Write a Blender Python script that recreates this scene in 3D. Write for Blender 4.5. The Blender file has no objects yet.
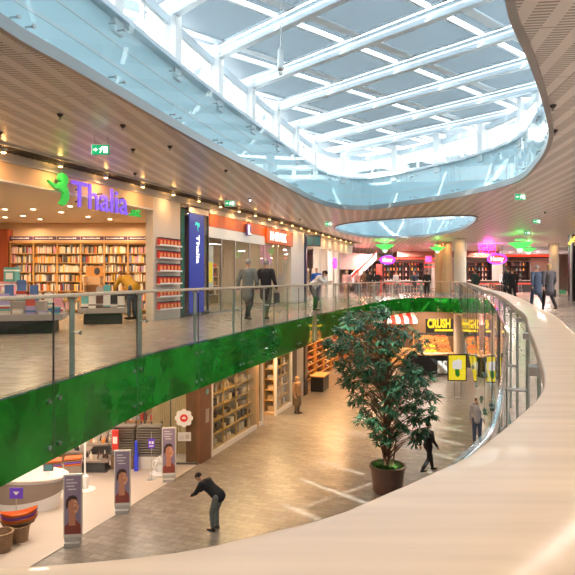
import bpy, bmesh, math, random
from mathutils import Vector, Matrix
from mathutils.geometry import tessellate_polygon
random.seed(7)
PI = math.pi
col = bpy.context.scene.collection
scene = bpy.context.scene

# ---------------------------------------------------------------- camera, world, sun, exposure
EYE = 1.25
F_PX = 575.0
HOR = 278.0
cam_data = bpy.data.cameras.new('camera')
cam_data.sensor_width = 36.0
cam_data.lens = 36.0 * F_PX / 575.0
cam_data.shift_y = -(287.5 - HOR) / 575.0
cam_data.clip_start = 0.02
cam_data.clip_end = 400
cam = bpy.data.objects.new('camera', cam_data)
cam.location = (0, 0, EYE)
cam.rotation_euler = (PI / 2, 0, 0)
col.objects.link(cam)
scene.camera = cam

world = bpy.data.worlds.new('sky')
scene.world = world
world.use_nodes = True
bg = world.node_tree.nodes['Background']
bg.inputs['Color'].default_value = (0.87, 0.94, 1.0, 1)
bg.inputs['Strength'].default_value = 5.0

sun_d = bpy.data.lights.new('sun', 'SUN')
sun_d.energy = 9.0
sun_d.angle = 0.01
sun_d.color = (1.0, 0.96, 0.9)
sun = bpy.data.objects.new('sun', sun_d)
sun.rotation_euler = (math.radians(40), math.radians(-14), 0)
col.objects.link(sun)

vs = scene.view_settings
vs.view_transform = 'Standard'
vs.look = 'None'
vs.gamma = 1.0
vs.use_curve_mapping = False
vs.exposure = 0.42
scene.cycles.use_denoising = True
scene.cycles.max_bounces = 10
scene.cycles.transparent_max_bounces = 24
scene.cycles.sample_clamp_indirect = 6.0
scene.cycles.caustics_reflective = False
scene.cycles.caustics_refractive = False

WARM = (1.0, 0.72, 0.42)
NEUT = (1.0, 0.88, 0.72)
def lamp(x, y, z, power, size, color=WARM, up=False, name='downlight_lamp', rot=None):
    d = bpy.data.lights.new(name, 'AREA')
    d.shape = 'DISK'; d.size = size; d.energy = power; d.color = color
    o = bpy.data.objects.new(name, d)
    o.location = (x, y, z)
    if rot: o.rotation_euler = rot
    elif up: o.rotation_euler = (PI, 0, 0)
    col.objects.link(o)
    return o
# lower storey ceiling luminaires (open shop, shop windows, arcade, market)
for (x, y, p) in ((-7.0, 12.0, 300), (-6.2, 15.5, 300), (-9.5, 17.5, 300), (-5.2, 20.0, 300), (-9.0, 22.5, 220)):
    lamp(x, y, -0.96, p * 0.38, 1.6, (1.0, 0.80, 0.62), name='shop_lamp')
for (x, y, p) in ((-2.6, 16.6, 130), (-0.6, 21.0, 200), (1.0, 26.0, 200), (3.2, 31.5, 260), (6.5, 37.5, 260)):
    lamp(x - 0.55, y, -0.96, p * 0.5, 0.5, (1.0, 0.56, 0.24), name='arcade_lamp')
for (x, y, p) in ((8.5, 39.2, 400), (13.5, 38.5, 300), (11.0, 43.0, 400), (18.0, 37.0, 300), (12, 28, 250), (9, 18, 160), (6.5, 9, 120)):
    lamp(x, y, -0.96, p * 0.42, 1.2, NEUT, name='market_lamp')
# upper storey
for (x, y, p) in ((-9.0, 12.5, 150), (-6.8, 15.0, 150), (-9.3, 17.5, 170), (-6.3, 18.4, 150)):
    lamp(x, y, 3.2, p * 0.62, 0.7, (1.0, 0.72, 0.42), name='bookshop_lamp')
for (x, y, p) in ((-4.8, 22.6, 150), (-2.6, 26.6, 150), (-3.2, 24.6, 110)):
    lamp(x, y, 3.35, p * 0.32, 0.8, (1.0, 0.74, 0.48), name='shop_front_lamp')
for (x, y, p) in ((-1.0, 31.5, 200), (1.0, 36.5, 200), (2.4, 41.5, 200)):
    lamp(x, y, 3.35, p, 0.8, (1.0, 0.84, 0.75), name='arcade_shop_lamp')
for (x, y, p) in ((8, 47, 400), (14, 47, 400), (20, 45, 400), (11, 55, 350), (19, 55, 350), (14, 36, 250), (19, 26, 250), (10, 14, 200), (5, 4.5, 130), (24, 38, 300), (1.2, -1.6, 80), (-2.8, -1.2, 80), (3.6, 0.6, 140), (6.5, 5, 260), (8.5, 10, 260), (13, 9, 260), (12, 20, 260), (16, 16, 260), (12, 2, 260)):
    lamp(x, y, 3.78, p * 0.85, 0.9, (1.0, 0.88, 0.80), name='concourse_lamp_fill')  # near and right-hand ones are unseen fill, added to brighten handrail and ceiling

for (x, y) in ((-6.2, 4.5), (-5.2, 7.2), (-4.2, 10.2), (-3.2, 13.0), (-2.1, 15.9), (-1.2, 18.6), (-.2, 21.3), (.9, 24.6), (2.0, 28.0), (3.4, 32.0), (5.0, 36.5), (7.0, 40.5)):
    lamp(x, y, 3.8, 30, 0.35, (1.0, 0.80, 0.64), name='gallery_bounce_fill')  # unseen lamps added so the gallery floor bounces light onto the ceiling

# ---------------------------------------------------------------- helpers: projection of photo measurements to planes
def at(px, py, z=0.0):
    y = F_PX * (z - EYE) / (HOR - py)
    return Vector(((px - 287.5) * y / F_PX, y, z))
def dep(px, py, Y):
    return Vector(((px - 287.5) * Y / F_PX, Y, EYE + (HOR - py) * Y / F_PX))

# ---------------------------------------------------------------- materials
MATS = {}
def mat(name, color, rough=0.5, metal=0.0, emit=0.0, noise=0.0, nscale=4.0, spec=0.5, coat=0.0, ecolor=None, stretch=None, trans=0.0):
    if name in MATS: return MATS[name]
    m = bpy.data.materials.new(name)
    m.use_nodes = True
    nt = m.node_tree
    b = nt.nodes['Principled BSDF']
    c = (color[0], color[1], color[2], 1)
    b.inputs['Base Color'].default_value = c
    b.inputs['Roughness'].default_value = rough
    b.inputs['Metallic'].default_value = metal
    b.inputs['Specular IOR Level'].default_value = spec
    b.inputs['Coat Weight'].default_value = coat
    b.inputs['Coat Roughness'].default_value = 0.05
    if emit > 0:
        b.inputs['Emission Color'].default_value = (ecolor or color)[:3] + (1,)
        b.inputs['Emission Strength'].default_value = emit
    if noise > 0:
        tc = nt.nodes.new('ShaderNodeTexCoord')
        mp = nt.nodes.new('ShaderNodeMapping')
        if stretch: mp.inputs['Scale'].default_value = stretch
        nz = nt.nodes.new('ShaderNodeTexNoise')
        nz.inputs['Scale'].default_value = nscale
        nz.inputs['Detail'].default_value = 4
        rp = nt.nodes.new('ShaderNodeValToRGB')
        rp.color_ramp.elements[0].position = 0.3
        rp.color_ramp.elements[1].position = 0.72
        rp.color_ramp.elements[0].color = tuple(max(0, v * (1 - noise)) for v in color[:3]) + (1,)
        rp.color_ramp.elements[1].color = tuple(min(1, v * (1 + noise * 0.6)) for v in color[:3]) + (1,)
        nt.links.new(tc.outputs['Object'], mp.inputs['Vector'])
        nt.links.new(mp.outputs['Vector'], nz.inputs['Vector'])
        nt.links.new(nz.outputs['Fac'], rp.inputs['Fac'])
        nt.links.new(rp.outputs['Color'], b.inputs['Base Color'])
    MATS[name] = m
    return m

def glass_mat(name, tint=(0.93, 0.97, 0.96), refl=1.0, rough=0.0, ior=1.45, opac=0.0, ocol=(1, 1, 1)):
    m = bpy.data.materials.new(name); m.use_nodes = True
    nt = m.node_tree; nt.nodes.clear()
    out = nt.nodes.new('ShaderNodeOutputMaterial')
    tr = nt.nodes.new('ShaderNodeBsdfTransparent'); tr.inputs['Color'].default_value = tint + (1,)
    gl = nt.nodes.new('ShaderNodeBsdfGlossy'); gl.inputs['Roughness'].default_value = rough
    gl.inputs['Color'].default_value = (refl, refl, refl, 1)
    fr = nt.nodes.new('ShaderNodeFresnel'); fr.inputs['IOR'].default_value = ior
    mx = nt.nodes.new('ShaderNodeMixShader')
    src = tr.outputs[0]
    if opac > 0:
        df = nt.nodes.new('ShaderNodeBsdfDiffuse'); df.inputs['Color'].default_value = ocol + (1,)
        tl = nt.nodes.new('ShaderNodeBsdfTranslucent'); tl.inputs['Color'].default_value = ocol + (1,)
        m1 = nt.nodes.new('ShaderNodeMixShader'); m1.inputs[0].default_value = 0.5
        nt.links.new(df.outputs[0], m1.inputs[1]); nt.links.new(tl.outputs[0], m1.inputs[2])
        m2 = nt.nodes.new('ShaderNodeMixShader'); m2.inputs[0].default_value = opac
        nt.links.new(src, m2.inputs[1]); nt.links.new(m1.outputs[0], m2.inputs[2])
        src = m2.outputs[0]
    ge = nt.nodes.new('ShaderNodeNewGeometry')      # only the face a ray enters by reflects
    iv = nt.nodes.new('ShaderNodeMath'); iv.operation = 'SUBTRACT'; iv.inputs[0].default_value = 1.0
    mu = nt.nodes.new('ShaderNodeMath'); mu.operation = 'MULTIPLY'
    nt.links.new(ge.outputs['Backfacing'], iv.inputs[1])
    nt.links.new(fr.outputs[0], mu.inputs[0]); nt.links.new(iv.outputs[0], mu.inputs[1])
    nt.links.new(mu.outputs[0], mx.inputs[0])
    nt.links.new(src, mx.inputs[1]); nt.links.new(gl.outputs[0], mx.inputs[2])
    nt.links.new(mx.outputs[0], out.inputs['Surface'])
    return m

def stone_mat(name, c1, c2, mortar, scale, rough=0.25, rot=0.3, bw=0.6, rh=0.3, ms=0.012):
    m = bpy.data.materials.new(name); m.use_nodes = True
    nt = m.node_tree; b = nt.nodes['Principled BSDF']
    tc = nt.nodes.new('ShaderNodeTexCoord')
    mp = nt.nodes.new('ShaderNodeMapping'); mp.inputs['Rotation'].default_value = (0, 0, rot)
    mp.inputs['Scale'].default_value = (scale,) * 3
    br = nt.nodes.new('ShaderNodeTexBrick')
    br.inputs['Color1'].default_value = c1 + (1,); br.inputs['Color2'].default_value = c2 + (1,)
    br.inputs['Mortar'].default_value = mortar + (1,)
    br.inputs['Scale'].default_value = 1.0; br.inputs['Mortar Size'].default_value = ms
    br.inputs['Brick Width'].default_value = bw; br.inputs['Row Height'].default_value = rh
    nz = nt.nodes.new('ShaderNodeTexNoise'); nz.inputs['Scale'].default_value = 5.0; nz.inputs['Detail'].default_value = 6
    mx = nt.nodes.new('ShaderNodeMix'); mx.data_type = 'RGBA'; mx.blend_type = 'MULTIPLY'; mx.inputs[0].default_value = 0.7
    rp = nt.nodes.new('ShaderNodeValToRGB')
    rp.color_ramp.elements[0].position = 0.3; rp.color_ramp.elements[0].color = (0.62, 0.6, 0.58, 1)
    rp.color_ramp.elements[1].position = 0.7; rp.color_ramp.elements[1].color = (1, 1, 1, 1)
    nt.links.new(tc.outputs['Object'], mp.inputs['Vector'])
    nt.links.new(mp.outputs['Vector'], br.inputs['Vector'])
    nt.links.new(tc.outputs['Object'], nz.inputs['Vector'])
    nt.links.new(nz.outputs['Fac'], rp.inputs['Fac'])
    nt.links.new(br.outputs['Color'], mx.inputs[6]); nt.links.new(rp.outputs['Color'], mx.inputs[7])
    nt.links.new(mx.outputs[2], b.inputs['Base Color'])
    b.inputs['Roughness'].default_value = rough
    return m

def ceiling_mat():
    m = bpy.data.materials.new('perforated_ceiling'); m.use_nodes = True
    nt = m.node_tree; b = nt.nodes['Principled BSDF']
    N = nt.nodes.new; L = nt.links.new
    tc = N('ShaderNodeTexCoord')
    mp = N('ShaderNodeMapping'); mp.inputs['Rotation'].default_value = (0, 0, 0.12)
    L(tc.outputs['Object'], mp.inputs['Vector'])
    sp = N('ShaderNodeSeparateXYZ'); L(mp.outputs['Vector'], sp.inputs[0])
    def fr(src, per, lo):
        d = N('ShaderNodeMath'); d.operation = 'DIVIDE'; d.inputs[1].default_value = per; L(src, d.inputs[0])
        f = N('ShaderNodeMath'); f.operation = 'FRACT'; L(d.outputs[0], f.inputs[0])
        g = N('ShaderNodeMath'); g.operation = 'LESS_THAN'; g.inputs[1].default_value = lo; L(f.outputs[0], g.inputs[0])
        return g.outputs[0]
    a = fr(sp.outputs['X'], 0.34, 0.58); c = fr(sp.outputs['Y'], 0.065, 0.52)
    mul = N('ShaderNodeMath'); mul.operation = 'MULTIPLY'; L(a, mul.inputs[0]); L(c, mul.inputs[1])
    s1 = fr(sp.outputs['Y'], 1.56, 0.012); s2 = fr(sp.outputs['X'], 2.72, 0.007)
    mxm = N('ShaderNodeMath'); mxm.operation = 'MAXIMUM'; L(s1, mxm.inputs[0]); L(s2, mxm.inputs[1])
    mm = N('ShaderNodeMath'); mm.operation = 'MAXIMUM'; L(mxm.outputs[0], mm.inputs[0]); L(mul.outputs[0], mm.inputs[1])
    mix = N('ShaderNodeMix'); mix.data_type = 'RGBA'
    mix.inputs[6].default_value = (0.90, 0.88, 0.85, 1); mix.inputs[7].default_value = (0.38, 0.36, 0.34, 1)
    L(mm.outputs[0], mix.inputs[0]); L(mix.outputs[2], b.inputs['Base Color'])
    b.inputs['Roughness'].default_value = 0.3
    b.inputs['Specular IOR Level'].default_value = 0.6
    return m

M = {}
M['ceil'] = ceiling_mat()
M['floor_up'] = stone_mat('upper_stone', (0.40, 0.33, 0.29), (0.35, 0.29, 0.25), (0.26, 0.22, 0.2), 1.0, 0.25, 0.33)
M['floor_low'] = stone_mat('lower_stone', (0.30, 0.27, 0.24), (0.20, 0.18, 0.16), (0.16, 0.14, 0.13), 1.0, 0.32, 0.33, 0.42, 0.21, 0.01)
M['floor_shop'] = mat('shop_floor', (0.48, 0.42, 0.37), 0.35, noise=0.06, nscale=1.5)
M['soffit'] = mat('soffit_white', (0.74, 0.70, 0.66), 0.6)
M['plaster'] = mat('plaster', (0.64, 0.59, 0.53), 0.7, noise=0.04, nscale=1.0)
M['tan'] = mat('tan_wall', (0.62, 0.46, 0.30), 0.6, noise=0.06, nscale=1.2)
M['beige'] = mat('beige_wall', (0.68, 0.49, 0.31), 0.55)
M['upstand'] = mat('void_cladding', (0.74, 0.86, 0.90), 0.5)
M['white'] = mat('white_paint', (0.82, 0.83, 0.84), 0.4)
M['beam'] = mat('beam_paint', (0.66, 0.74, 0.81), 0.45)
M['rim'] = mat('rim_metal', (0.36, 0.36, 0.36), 0.35, 0.6)
M['steel'] = mat('brushed_steel', (0.55, 0.56, 0.57), 0.3, 0.9)
M['chrome'] = mat('chrome', (0.8, 0.82, 0.85), 0.08, 1.0)
M['post'] = mat('post_steel', (0.36, 0.40, 0.37), 0.35, 0.5)
M['black'] = mat('black', (0.02, 0.02, 0.022), 0.5)
M['dark'] = mat('dark_grey', (0.07, 0.07, 0.075), 0.5)
M['wood'] = mat('rail_wood', (0.64, 0.515, 0.375), 0.38, noise=0.12, nscale=3.0, spec=0.4, coat=0.12, stretch=(1.0, 14.0, 4.0))
M['glass'] = glass_mat('clear_glass', (0.95, 0.98, 0.965))
M['sglass'] = glass_mat('shop_glass', (0.92, 0.95, 0.93), ior=1.4)
M['vglass'] = glass_mat('void_glass', (0.90, 0.96, 0.98), ior=1.35)
M['green'] = mat('green_glass', (0.018, 0.25, 0.022), 0.04, noise=0.55, nscale=1.6, spec=0.9, coat=0.8)  # uneven tone paints patchy reflections into the green
M['greenedge'] = mat('green_edge', (0.03, 0.10, 0.09), 0.2)
M['grille'] = mat('grille_metal', (0.10, 0.09, 0.09), 0.4, 0.3)
M['gold'] = mat('gold_metal', (0.72, 0.47, 0.14), 0.35, 0.4)
M['brown'] = mat('brown_cladding', (0.20, 0.09, 0.045), 0.35, noise=0.15, nscale=2)
M['grey'] = mat('grey_panel', (0.42, 0.42, 0.42), 0.45)
M['lgrey'] = mat('light_grey', (0.62, 0.62, 0.60), 0.45)
M['orange'] = mat('orange_sign', (0.62, 0.13, 0.02), 0.4, emit=0.06)
M['blue'] = mat('blue_banner', (0.02, 0.05, 0.42), 0.35, emit=0.12)
M['purple'] = mat('purple_letters', (0.16, 0.08, 0.75), 0.35, emit=0.75)
M['lgreen'] = mat('sign_green', (0.02, 0.42, 0.06), 0.4, emit=0.45)
M['wemit'] = mat('lit_white', (1, 1, 1), 0.5, emit=0.9)
M['spot'] = mat('lamp_lens', (1, 0.9, 0.75), 0.5, emit=12.0, ecolor=(1, 0.8, 0.5))
M['spotw'] = mat('halogen_lens', (1, 0.7, 0.35), 0.5, emit=14.0, ecolor=(1, 0.55, 0.2))
M['red'] = mat('red', (0.65, 0.04, 0.03), 0.45)
M['redlit'] = mat('red_neon', (1, 0.06, 0.03), 0.5, emit=1.0)
M['pink'] = mat('pink_neon', (1, 0.05, 0.6), 0.5, emit=1.3)
M['violet'] = mat('violet_neon', (0.35, 0.06, 1), 0.5, emit=1.2)
M['lime'] = mat('green_lamp', (0.10, 0.9, 0.15), 0.5, emit=0.75)
M['limec'] = mat('green_lamp_core', (0.5, 1, 0.5), 0.5, emit=2.5)
M['exit'] = mat('exit_green', (0.0, 0.32, 0.12), 0.4, emit=0.9)
M['yellow'] = mat('yellow', (0.85, 0.65, 0.03), 0.5, emit=0.35)
M['oak'] = mat('oak_shelf', (0.62, 0.34, 0.12), 0.45, noise=0.1, nscale=3)
M['dpurple'] = mat('header_purple', (0.09, 0.04, 0.10), 0.4)
M['skin'] = mat('skin', (0.62, 0.36, 0.25), 0.5)
M['terracotta'] = mat('pot_brown', (0.16, 0.075, 0.05), 0.35, noise=0.1)
M['leaf'] = mat('leaf', (0.06, 0.17, 0.085), 0.25, noise=0.35, nscale=1.7, spec=0.7)
M['leafl'] = mat('leaf_light', (0.10, 0.26, 0.05), 0.35)
M['bark'] = mat('bark', (0.22, 0.12, 0.07), 0.7, noise=0.3, nscale=8)
M['soil'] = mat('soil', (0.04, 0.03, 0.02), 0.9)
M['wicker'] = mat('wicker', (0.30, 0.19, 0.11), 0.8, noise=0.4, nscale=60)
M['shade'] = glass_mat('shade_cloth', (0.9, 0.95, 1.0), 0.3, 0.5, 1.2, 0.90, (0.25, 0.29, 0.32))

# ---------------------------------------------------------------- mesh builder
class MB:
    def __init__(s): s.v = []; s.f = []; s.m = []
    def add(s, verts, faces, mi=0):
        n = len(s.v); s.v += [tuple(v) for v in verts]
        s.f += [tuple(i + n for i in f) for f in faces]; s.m += [mi] * len(faces)
    def box(s, x0, x1, y0, y1, z0, z1, mi=0):
        v = [(x, y, z) for z in (z0, z1) for (x, y) in ((x0, y0), (x1, y0), (x1, y1), (x0, y1))]
        s.add(v, [(3, 2, 1, 0), (4, 5, 6, 7), (0, 1, 5, 4), (1, 2, 6, 5), (2, 3, 7, 6), (3, 0, 4, 7)], mi)
    def prism(s, poly, z0, z1, mi=0, cap=True):
        n = len(poly)
        area = sum(poly[i][0] * poly[(i + 1) % n][1] - poly[(i + 1) % n][0] * poly[i][1] for i in range(n))
        if area < 0: poly = poly[::-1]
        v = [(p[0], p[1], z0) for p in poly] + [(p[0], p[1], z1) for p in poly]
        f = [(i, (i + 1) % n, n + (i + 1) % n, n + i) for i in range(n)]
        if cap: f += [tuple(range(n - 1, -1, -1)), tuple(range(n, 2 * n))]
        s.add(v, f, mi)
    def quadprism(s, a, b, c, d, mi=0):   # 4 bottom corners given as (p, z0, z1)
        pass
    def cone(s, p0, p1, r0, r1, n=12, mi=0, cap=True):
        p0 = Vector(p0); p1 = Vector(p1); d = (p1 - p0)
        if d.length < 1e-6: return
        d.normalize()
        u = d.orthogonal().normalized(); w = d.cross(u)
        v = []
        for (p, r) in ((p0, r0), (p1, r1)):
            for i in range(n):
                a = 2 * PI * i / n
                v.append(p + u * (math.cos(a) * r) + w * (math.sin(a) * r))
        f = [(i, (i + 1) % n, n + (i + 1) % n, n + i) for i in range(n)]
        if cap: f += [tuple(range(n - 1, -1, -1)), tuple(range(n, 2 * n))]
        s.add(v, f, mi)
    def tube(s, pts, r, n=8, mi=0):
        for a, b in zip(pts, pts[1:]): s.cone(a, b, r, r, n, mi)
    def sphere(s, c, r, n=10, k=8, mi=0, sc=(1, 1, 1)):
        v = []; f = []
        for j in range(k + 1):
            t = PI * j / k
            for i in range(n):
                a = 2 * PI * i / n
                v.append((c[0] + r * sc[0] * math.sin(t) * math.cos(a), c[1] + r * sc[1] * math.sin(t) * math.sin(a), c[2] - r * sc[2] * math.cos(t)))
        for j in range(k):
            for i in range(n):
                f.append((j * n + i, j * n + (i + 1) % n, (j + 1) * n + (i + 1) % n, (j + 1) * n + i))
        s.add(v, f, mi)
    def lathe(s, prof, n=24, c=(0, 0, 0), mi=0, sx=1, sy=1):
        v = []; f = []
        for (r, z) in prof:
            for i in range(n):
                a = 2 * PI * i / n
                v.append((c[0] + r * sx * math.cos(a), c[1] + r * sy * math.sin(a), c[2] + z))
        for j in range(len(prof) - 1):
            for i in range(n):
                f.append((j * n + i, j * n + (i + 1) % n, (j + 1) * n + (i + 1) % n, (j + 1) * n + i))
        s.add(v, f, mi)
    def extr(s, pts, y0, y1, mi=0):      # polygon in x,z extruded along y
        n = len(pts)
        v = [(p[0], y0, p[1]) for p in pts] + [(p[0], y1, p[1]) for p in pts]
        f = [(i, (i + 1) % n, n + (i + 1) % n, n + i) for i in range(n)] + [tuple(range(n - 1, -1, -1)), tuple(range(n, 2 * n))]
        s.add(v, f, mi)
    def build(s, name, mats, parent=None, smooth=False, loc=None, rz=0.0, bevel=0.0):
        me = bpy.data.meshes.new(name)
        me.from_pydata(s.v, [], s.f)
        if not isinstance(mats, (list, tuple)): mats = [mats]
        for m_ in mats: me.materials.append(m_)
        me.polygons.foreach_set('material_index', s.m)
        me.validate()
        bm = bmesh.new(); bm.from_mesh(me)
        bmesh.ops.recalc_face_normals(bm, faces=bm.faces)
        bm.to_mesh(me); bm.free()
        if smooth:
            for p in me.polygons: p.use_smooth = True
        me.update()
        o = bpy.data.objects.new(name, me); col.objects.link(o)
        if parent is not None: o.parent = parent
        if loc is not None: o.location = loc
        if rz: o.rotation_euler = (0, 0, rz)
        if bevel:
            md = o.modifiers.new('bevel', 'BEVEL'); md.width = bevel; md.segments = 2; md.limit_method = 'ANGLE'
        return o

def tag(o, label=None, cat=None, group=None, kind=None):
    if label: o['label'] = label
    if cat: o['category'] = cat
    if group: o['group'] = group
    if kind: o['kind'] = kind
    return o
def thing(name, loc, rz=0.0, label=None, cat=None, group=None):
    o = bpy.data.objects.new(name, None); col.objects.link(o)
    o.location = loc; o.rotation_euler = (0, 0, rz); o.empty_display_size = 0.2
    return tag(o, label, cat, group)
def struct(o):
    o['kind'] = 'structure'; return o
KIDS = {}
def copy_tree(o, parent=None, loc=None, rz=None, label=None, group=None):
    if not KIDS.get('built') == len(bpy.data.objects):
        KIDS.clear()
        for q in bpy.data.objects:
            if q.parent: KIDS.setdefault(q.parent.name, []).append(q)
    kids = list(KIDS.get(o.name, []))
    def rec(src, par):
        c = src.copy(); col.objects.link(c); c.parent = par
        for k in [q for q in KIDS.get(src.name, [])]: rec(k, c)
        return c
    c = rec(o, parent)
    if loc is not None: c.location = loc
    if rz is not None: c.rotation_euler = (0, 0, rz)
    if label: c['label'] = label
    if group: c['group'] = group
    return c

# ---------------------------------------------------------------- plan curves
class Curve:
    def __init__(s, ctrl, closed, sub=10):
        pts = []; n = len(ctrl)
        rng = range(n) if closed else range(n - 1)
        for i in rng:
            if closed: p = [Vector(ctrl[(i + k) % n]) for k in (-1, 0, 1, 2)]
            else: p = [Vector(ctrl[max(0, min(n - 1, i + k))]) for k in (-1, 0, 1, 2)]
            for j in range(sub):
                t = j / sub
                # centripetal-ish: plain Catmull-Rom
                q = 0.5 * ((2 * p[1]) + (-p[0] + p[2]) * t + (2 * p[0] - 5 * p[1] + 4 * p[2] - p[3]) * t * t + (-p[0] + 3 * p[1] - 3 * p[2] + p[3]) * t ** 3)
                pts.append(q)
        if not closed: pts.append(Vector(ctrl[-1]))
        s.p = pts; s.closed = closed
        s.s = [0.0]
        m = len(pts)
        for i in range(1, m + (1 if closed else 0)):
            s.s.append(s.s[-1] + (pts[i % m] - pts[i - 1]).length)
        s.L = s.s[-1]
    def at(s, u):
        m = len(s.p)
        if s.closed: u = u % s.L
        u = max(0, min(s.L - 1e-6, u))
        lo, hi = 0, len(s.s) - 1
        while hi - lo > 1:
            mid = (lo + hi) // 2
            if s.s[mid] <= u: lo = mid
            else: hi = mid
        a = s.p[lo % m]; b = s.p[(lo + 1) % m]
        t = (u - s.s[lo]) / max(1e-9, s.s[lo + 1] - s.s[lo])
        return a.lerp(b, t)
    def tan(s, u, e=0.15):
        a = s.at(u - e) if s.closed or u > e else s.at(0)
        b = s.at(u + e) if s.closed or u < s.L - e else s.at(s.L)
        d = b - a; d.normalize(); return d
    def nor(s, u, e=0.15):
        t = s.tan(u, e); return Vector((t.y, -t.x))
    def off(s, u, o, e=0.15):
        return s.at(u) + s.nor(u, e) * o
    def find(s, px, ylo=0, yhi=1e9):      # parameter where the view ray of a photo column meets the curve
        k = (px - 287.5) / F_PX; best = None
        N = 1200
        pv = None
        for i in range(N + 1):
            u = s.L * i / N; q = s.at(u); g = q.x - k * q.y
            if pv is not None and pv[0] * g <= 0 and ylo <= q.y <= yhi:
                if best is None or q.y < best[1]: best = (u, q.y)
            pv = (g,)
        return best[0]
    def params(s, u0, u1, step):
        n = max(1, int(math.ceil((u1 - u0) / step)))
        return [u0 + (u1 - u0) * i / n for i in range(n + 1)]
def band(mb, cv, u0, u1, o0, o1, z0, z1, mi=0, step=0.4, e=0.15):
    us = cv.params(u0, u1, step)
    full = cv.closed and abs((u1 - u0) - cv.L) < 1e-4
    if full: us = us[:-1]
    a = [cv.off(u, o0, e) for u in us]; b = [cv.off(u, o1, e) for u in us]
    n = len(us); v = []
    for P_, z in ((a, z0), (b, z0), (b, z1), (a, z1)): v += [(p.x, p.y, z) for p in P_]
    f = []
    for i in range(n if full else n - 1):
        j = (i + 1) % n
        for k in range(4):
            k2 = (k + 1) % 4
            f.append((k * n + i, k * n + j, k2 * n + j, k2 * n + i))
    if not full:
        f.append((0, n, 2 * n, 3 * n)); f.append((n - 1, 2 * n - 1, 3 * n - 1, 4 * n - 1))
    mb.add(v, f, mi)
def cbox(mb, cv, u, w, o0, o1, z0, z1, mi=0, e=0.15):   # straight box centred at u on a curve
    c = cv.at(u); t = cv.tan(u, e); n = cv.nor(u, e)
    P4 = [c - t * w / 2 + n * o0, c + t * w / 2 + n * o0, c + t * w / 2 + n * o1, c - t * w / 2 + n * o1]
    mb.prism([(p.x, p.y) for p in P4], z0, z1, mi)
def slab(name, outer, holes, z0, z1, mats, idx):
    polys = [[Vector((p[0], p[1], 0)) for p in outer]] + [[Vector((p[0], p[1], 0)) for p in h] for h in holes]
    tris = tessellate_polygon(polys)
    flat = [p for poly in polys for p in poly]; n = len(flat)
    mb = MB()
    v = [(p.x, p.y, z0) for p in flat] + [(p.x, p.y, z1) for p in flat]
    mb.add(v, [tuple(i + n for i in t) for t in tris], idx[0])
    k = len(mb.v); mb.m += [idx[1]] * len(tris); mb.f += [tuple(reversed(t)) for t in tris]
    b = 0
    for poly in polys:
        m = len(poly)
        for i in range(m):
            j = (i + 1) % m
            mb.f.append((b + i, b + j, n + b + j, n + b + i)); mb.m.append(idx[2])
        b += m
    return mb.build(name, mats)

O = Curve([(-.2, .40), (.0, .465), (.09, .537), (.146, .592), (.21, .66), (.341, .846), (.445, 1.01), (.525, 1.18), (.635, 1.45), (.80, 1.87), (.985, 2.35), (1.30, 3.15), (1.60, 4.05), (2.17, 5.75), (2.93, 8.2), (3.38, 9.9), (4.14, 12.5), (5.65, 17.8), (6.5, 20.8), (7.9, 25.8), (9.4, 31.0), (10.0, 34.0), (10.0, 35.4), (9.2, 36.2), (7.6, 35.6), (5.3, 31.6), (3.3, 26), (1.25, 20.5), (.5, 18.1),
           (-1.06, 13.4), (-1.75, 11.2), (-2.33, 9.4), (-3.0, 5.99), (-3.5, 3.5), (-3.2, 1.5), (-2, .5), (-.9, .36)], True, 8)
FA = Curve([(-9.3, 2.5), (-7.5, 7.3), (-5.84, 11.7), (-4.35, 15.6), (-2.65, 20.2), (-.35, 26.7), (1.9, 34), (4.9, 43)], False, 12)
C1 = Curve([(-2.94, 5.89), (-2.58, 7.29), (-1.65, 10.9), (-.75, 13.9), (.08, 16.6), (.88, 19.2), (1.7, 20.9), (2.7, 21.6), (3.5, 21.1), (4.4, 19.9), (5.55, 17.8), (6.1, 15.4),
            (5.6, 12.9), (4.84, 10.6), (3.8, 8.48), (2.88, 6.8), (2.18, 5.6), (1.6, 4.4), (.6, 3.3), (-.8, 2.9), (-2.2, 3.2), (-2.95, 4.4)][::-1], True, 8)
C2 = Curve([(2.38, 29.1), (3.1, 26.6), (4.9, 24.9), (6.9, 23.8), (8.1, 24.6), (9.2, 30.4), (8.8, 35.3), (7, 37), (5.2, 36.5), (3.3, 33)], True, 10)
def facade(px): return FA.find(px)
CEIL = 3.85; LOW = -5.0; FAS = -0.88

# ================================================================ STRUCTURE
OUT = [(-16, -5), (30, -5), (30, 62), (-16, 62)]
XW0, XW1, YW0, YW1 = -16, 30, -5, 62
Ohole = [(p.x, p.y) for p in O.p]
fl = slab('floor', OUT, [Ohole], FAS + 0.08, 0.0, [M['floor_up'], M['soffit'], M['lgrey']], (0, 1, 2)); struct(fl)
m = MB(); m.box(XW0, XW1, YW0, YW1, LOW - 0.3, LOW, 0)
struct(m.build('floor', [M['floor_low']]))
# pale floor of the open ground-level shop
m = MB()
us = FA.params(FA.find(-40) if False else 2.0, facade(197), 0.4)
poly = [(FA.at(u).x, FA.at(u).y) for u in us]
poly += [(-1.3 - 0.0, 23.9), (-15.9, 23.9), (-15.9, poly[0][1])]
m.prism(poly, LOW - 0.02, LOW + 0.015)
struct(m.build('floor_shop', [M['floor_shop']]))
C1h = [(p.x, p.y) for p in C1.p]; C2h = [(p.x, p.y) for p in C2.p]
struct(slab('ceiling', OUT, [C1h, C2h], CEIL, CEIL + 0.12, [M['soffit'], M['ceil'], M['rim']], (0, 1, 2)))
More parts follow.
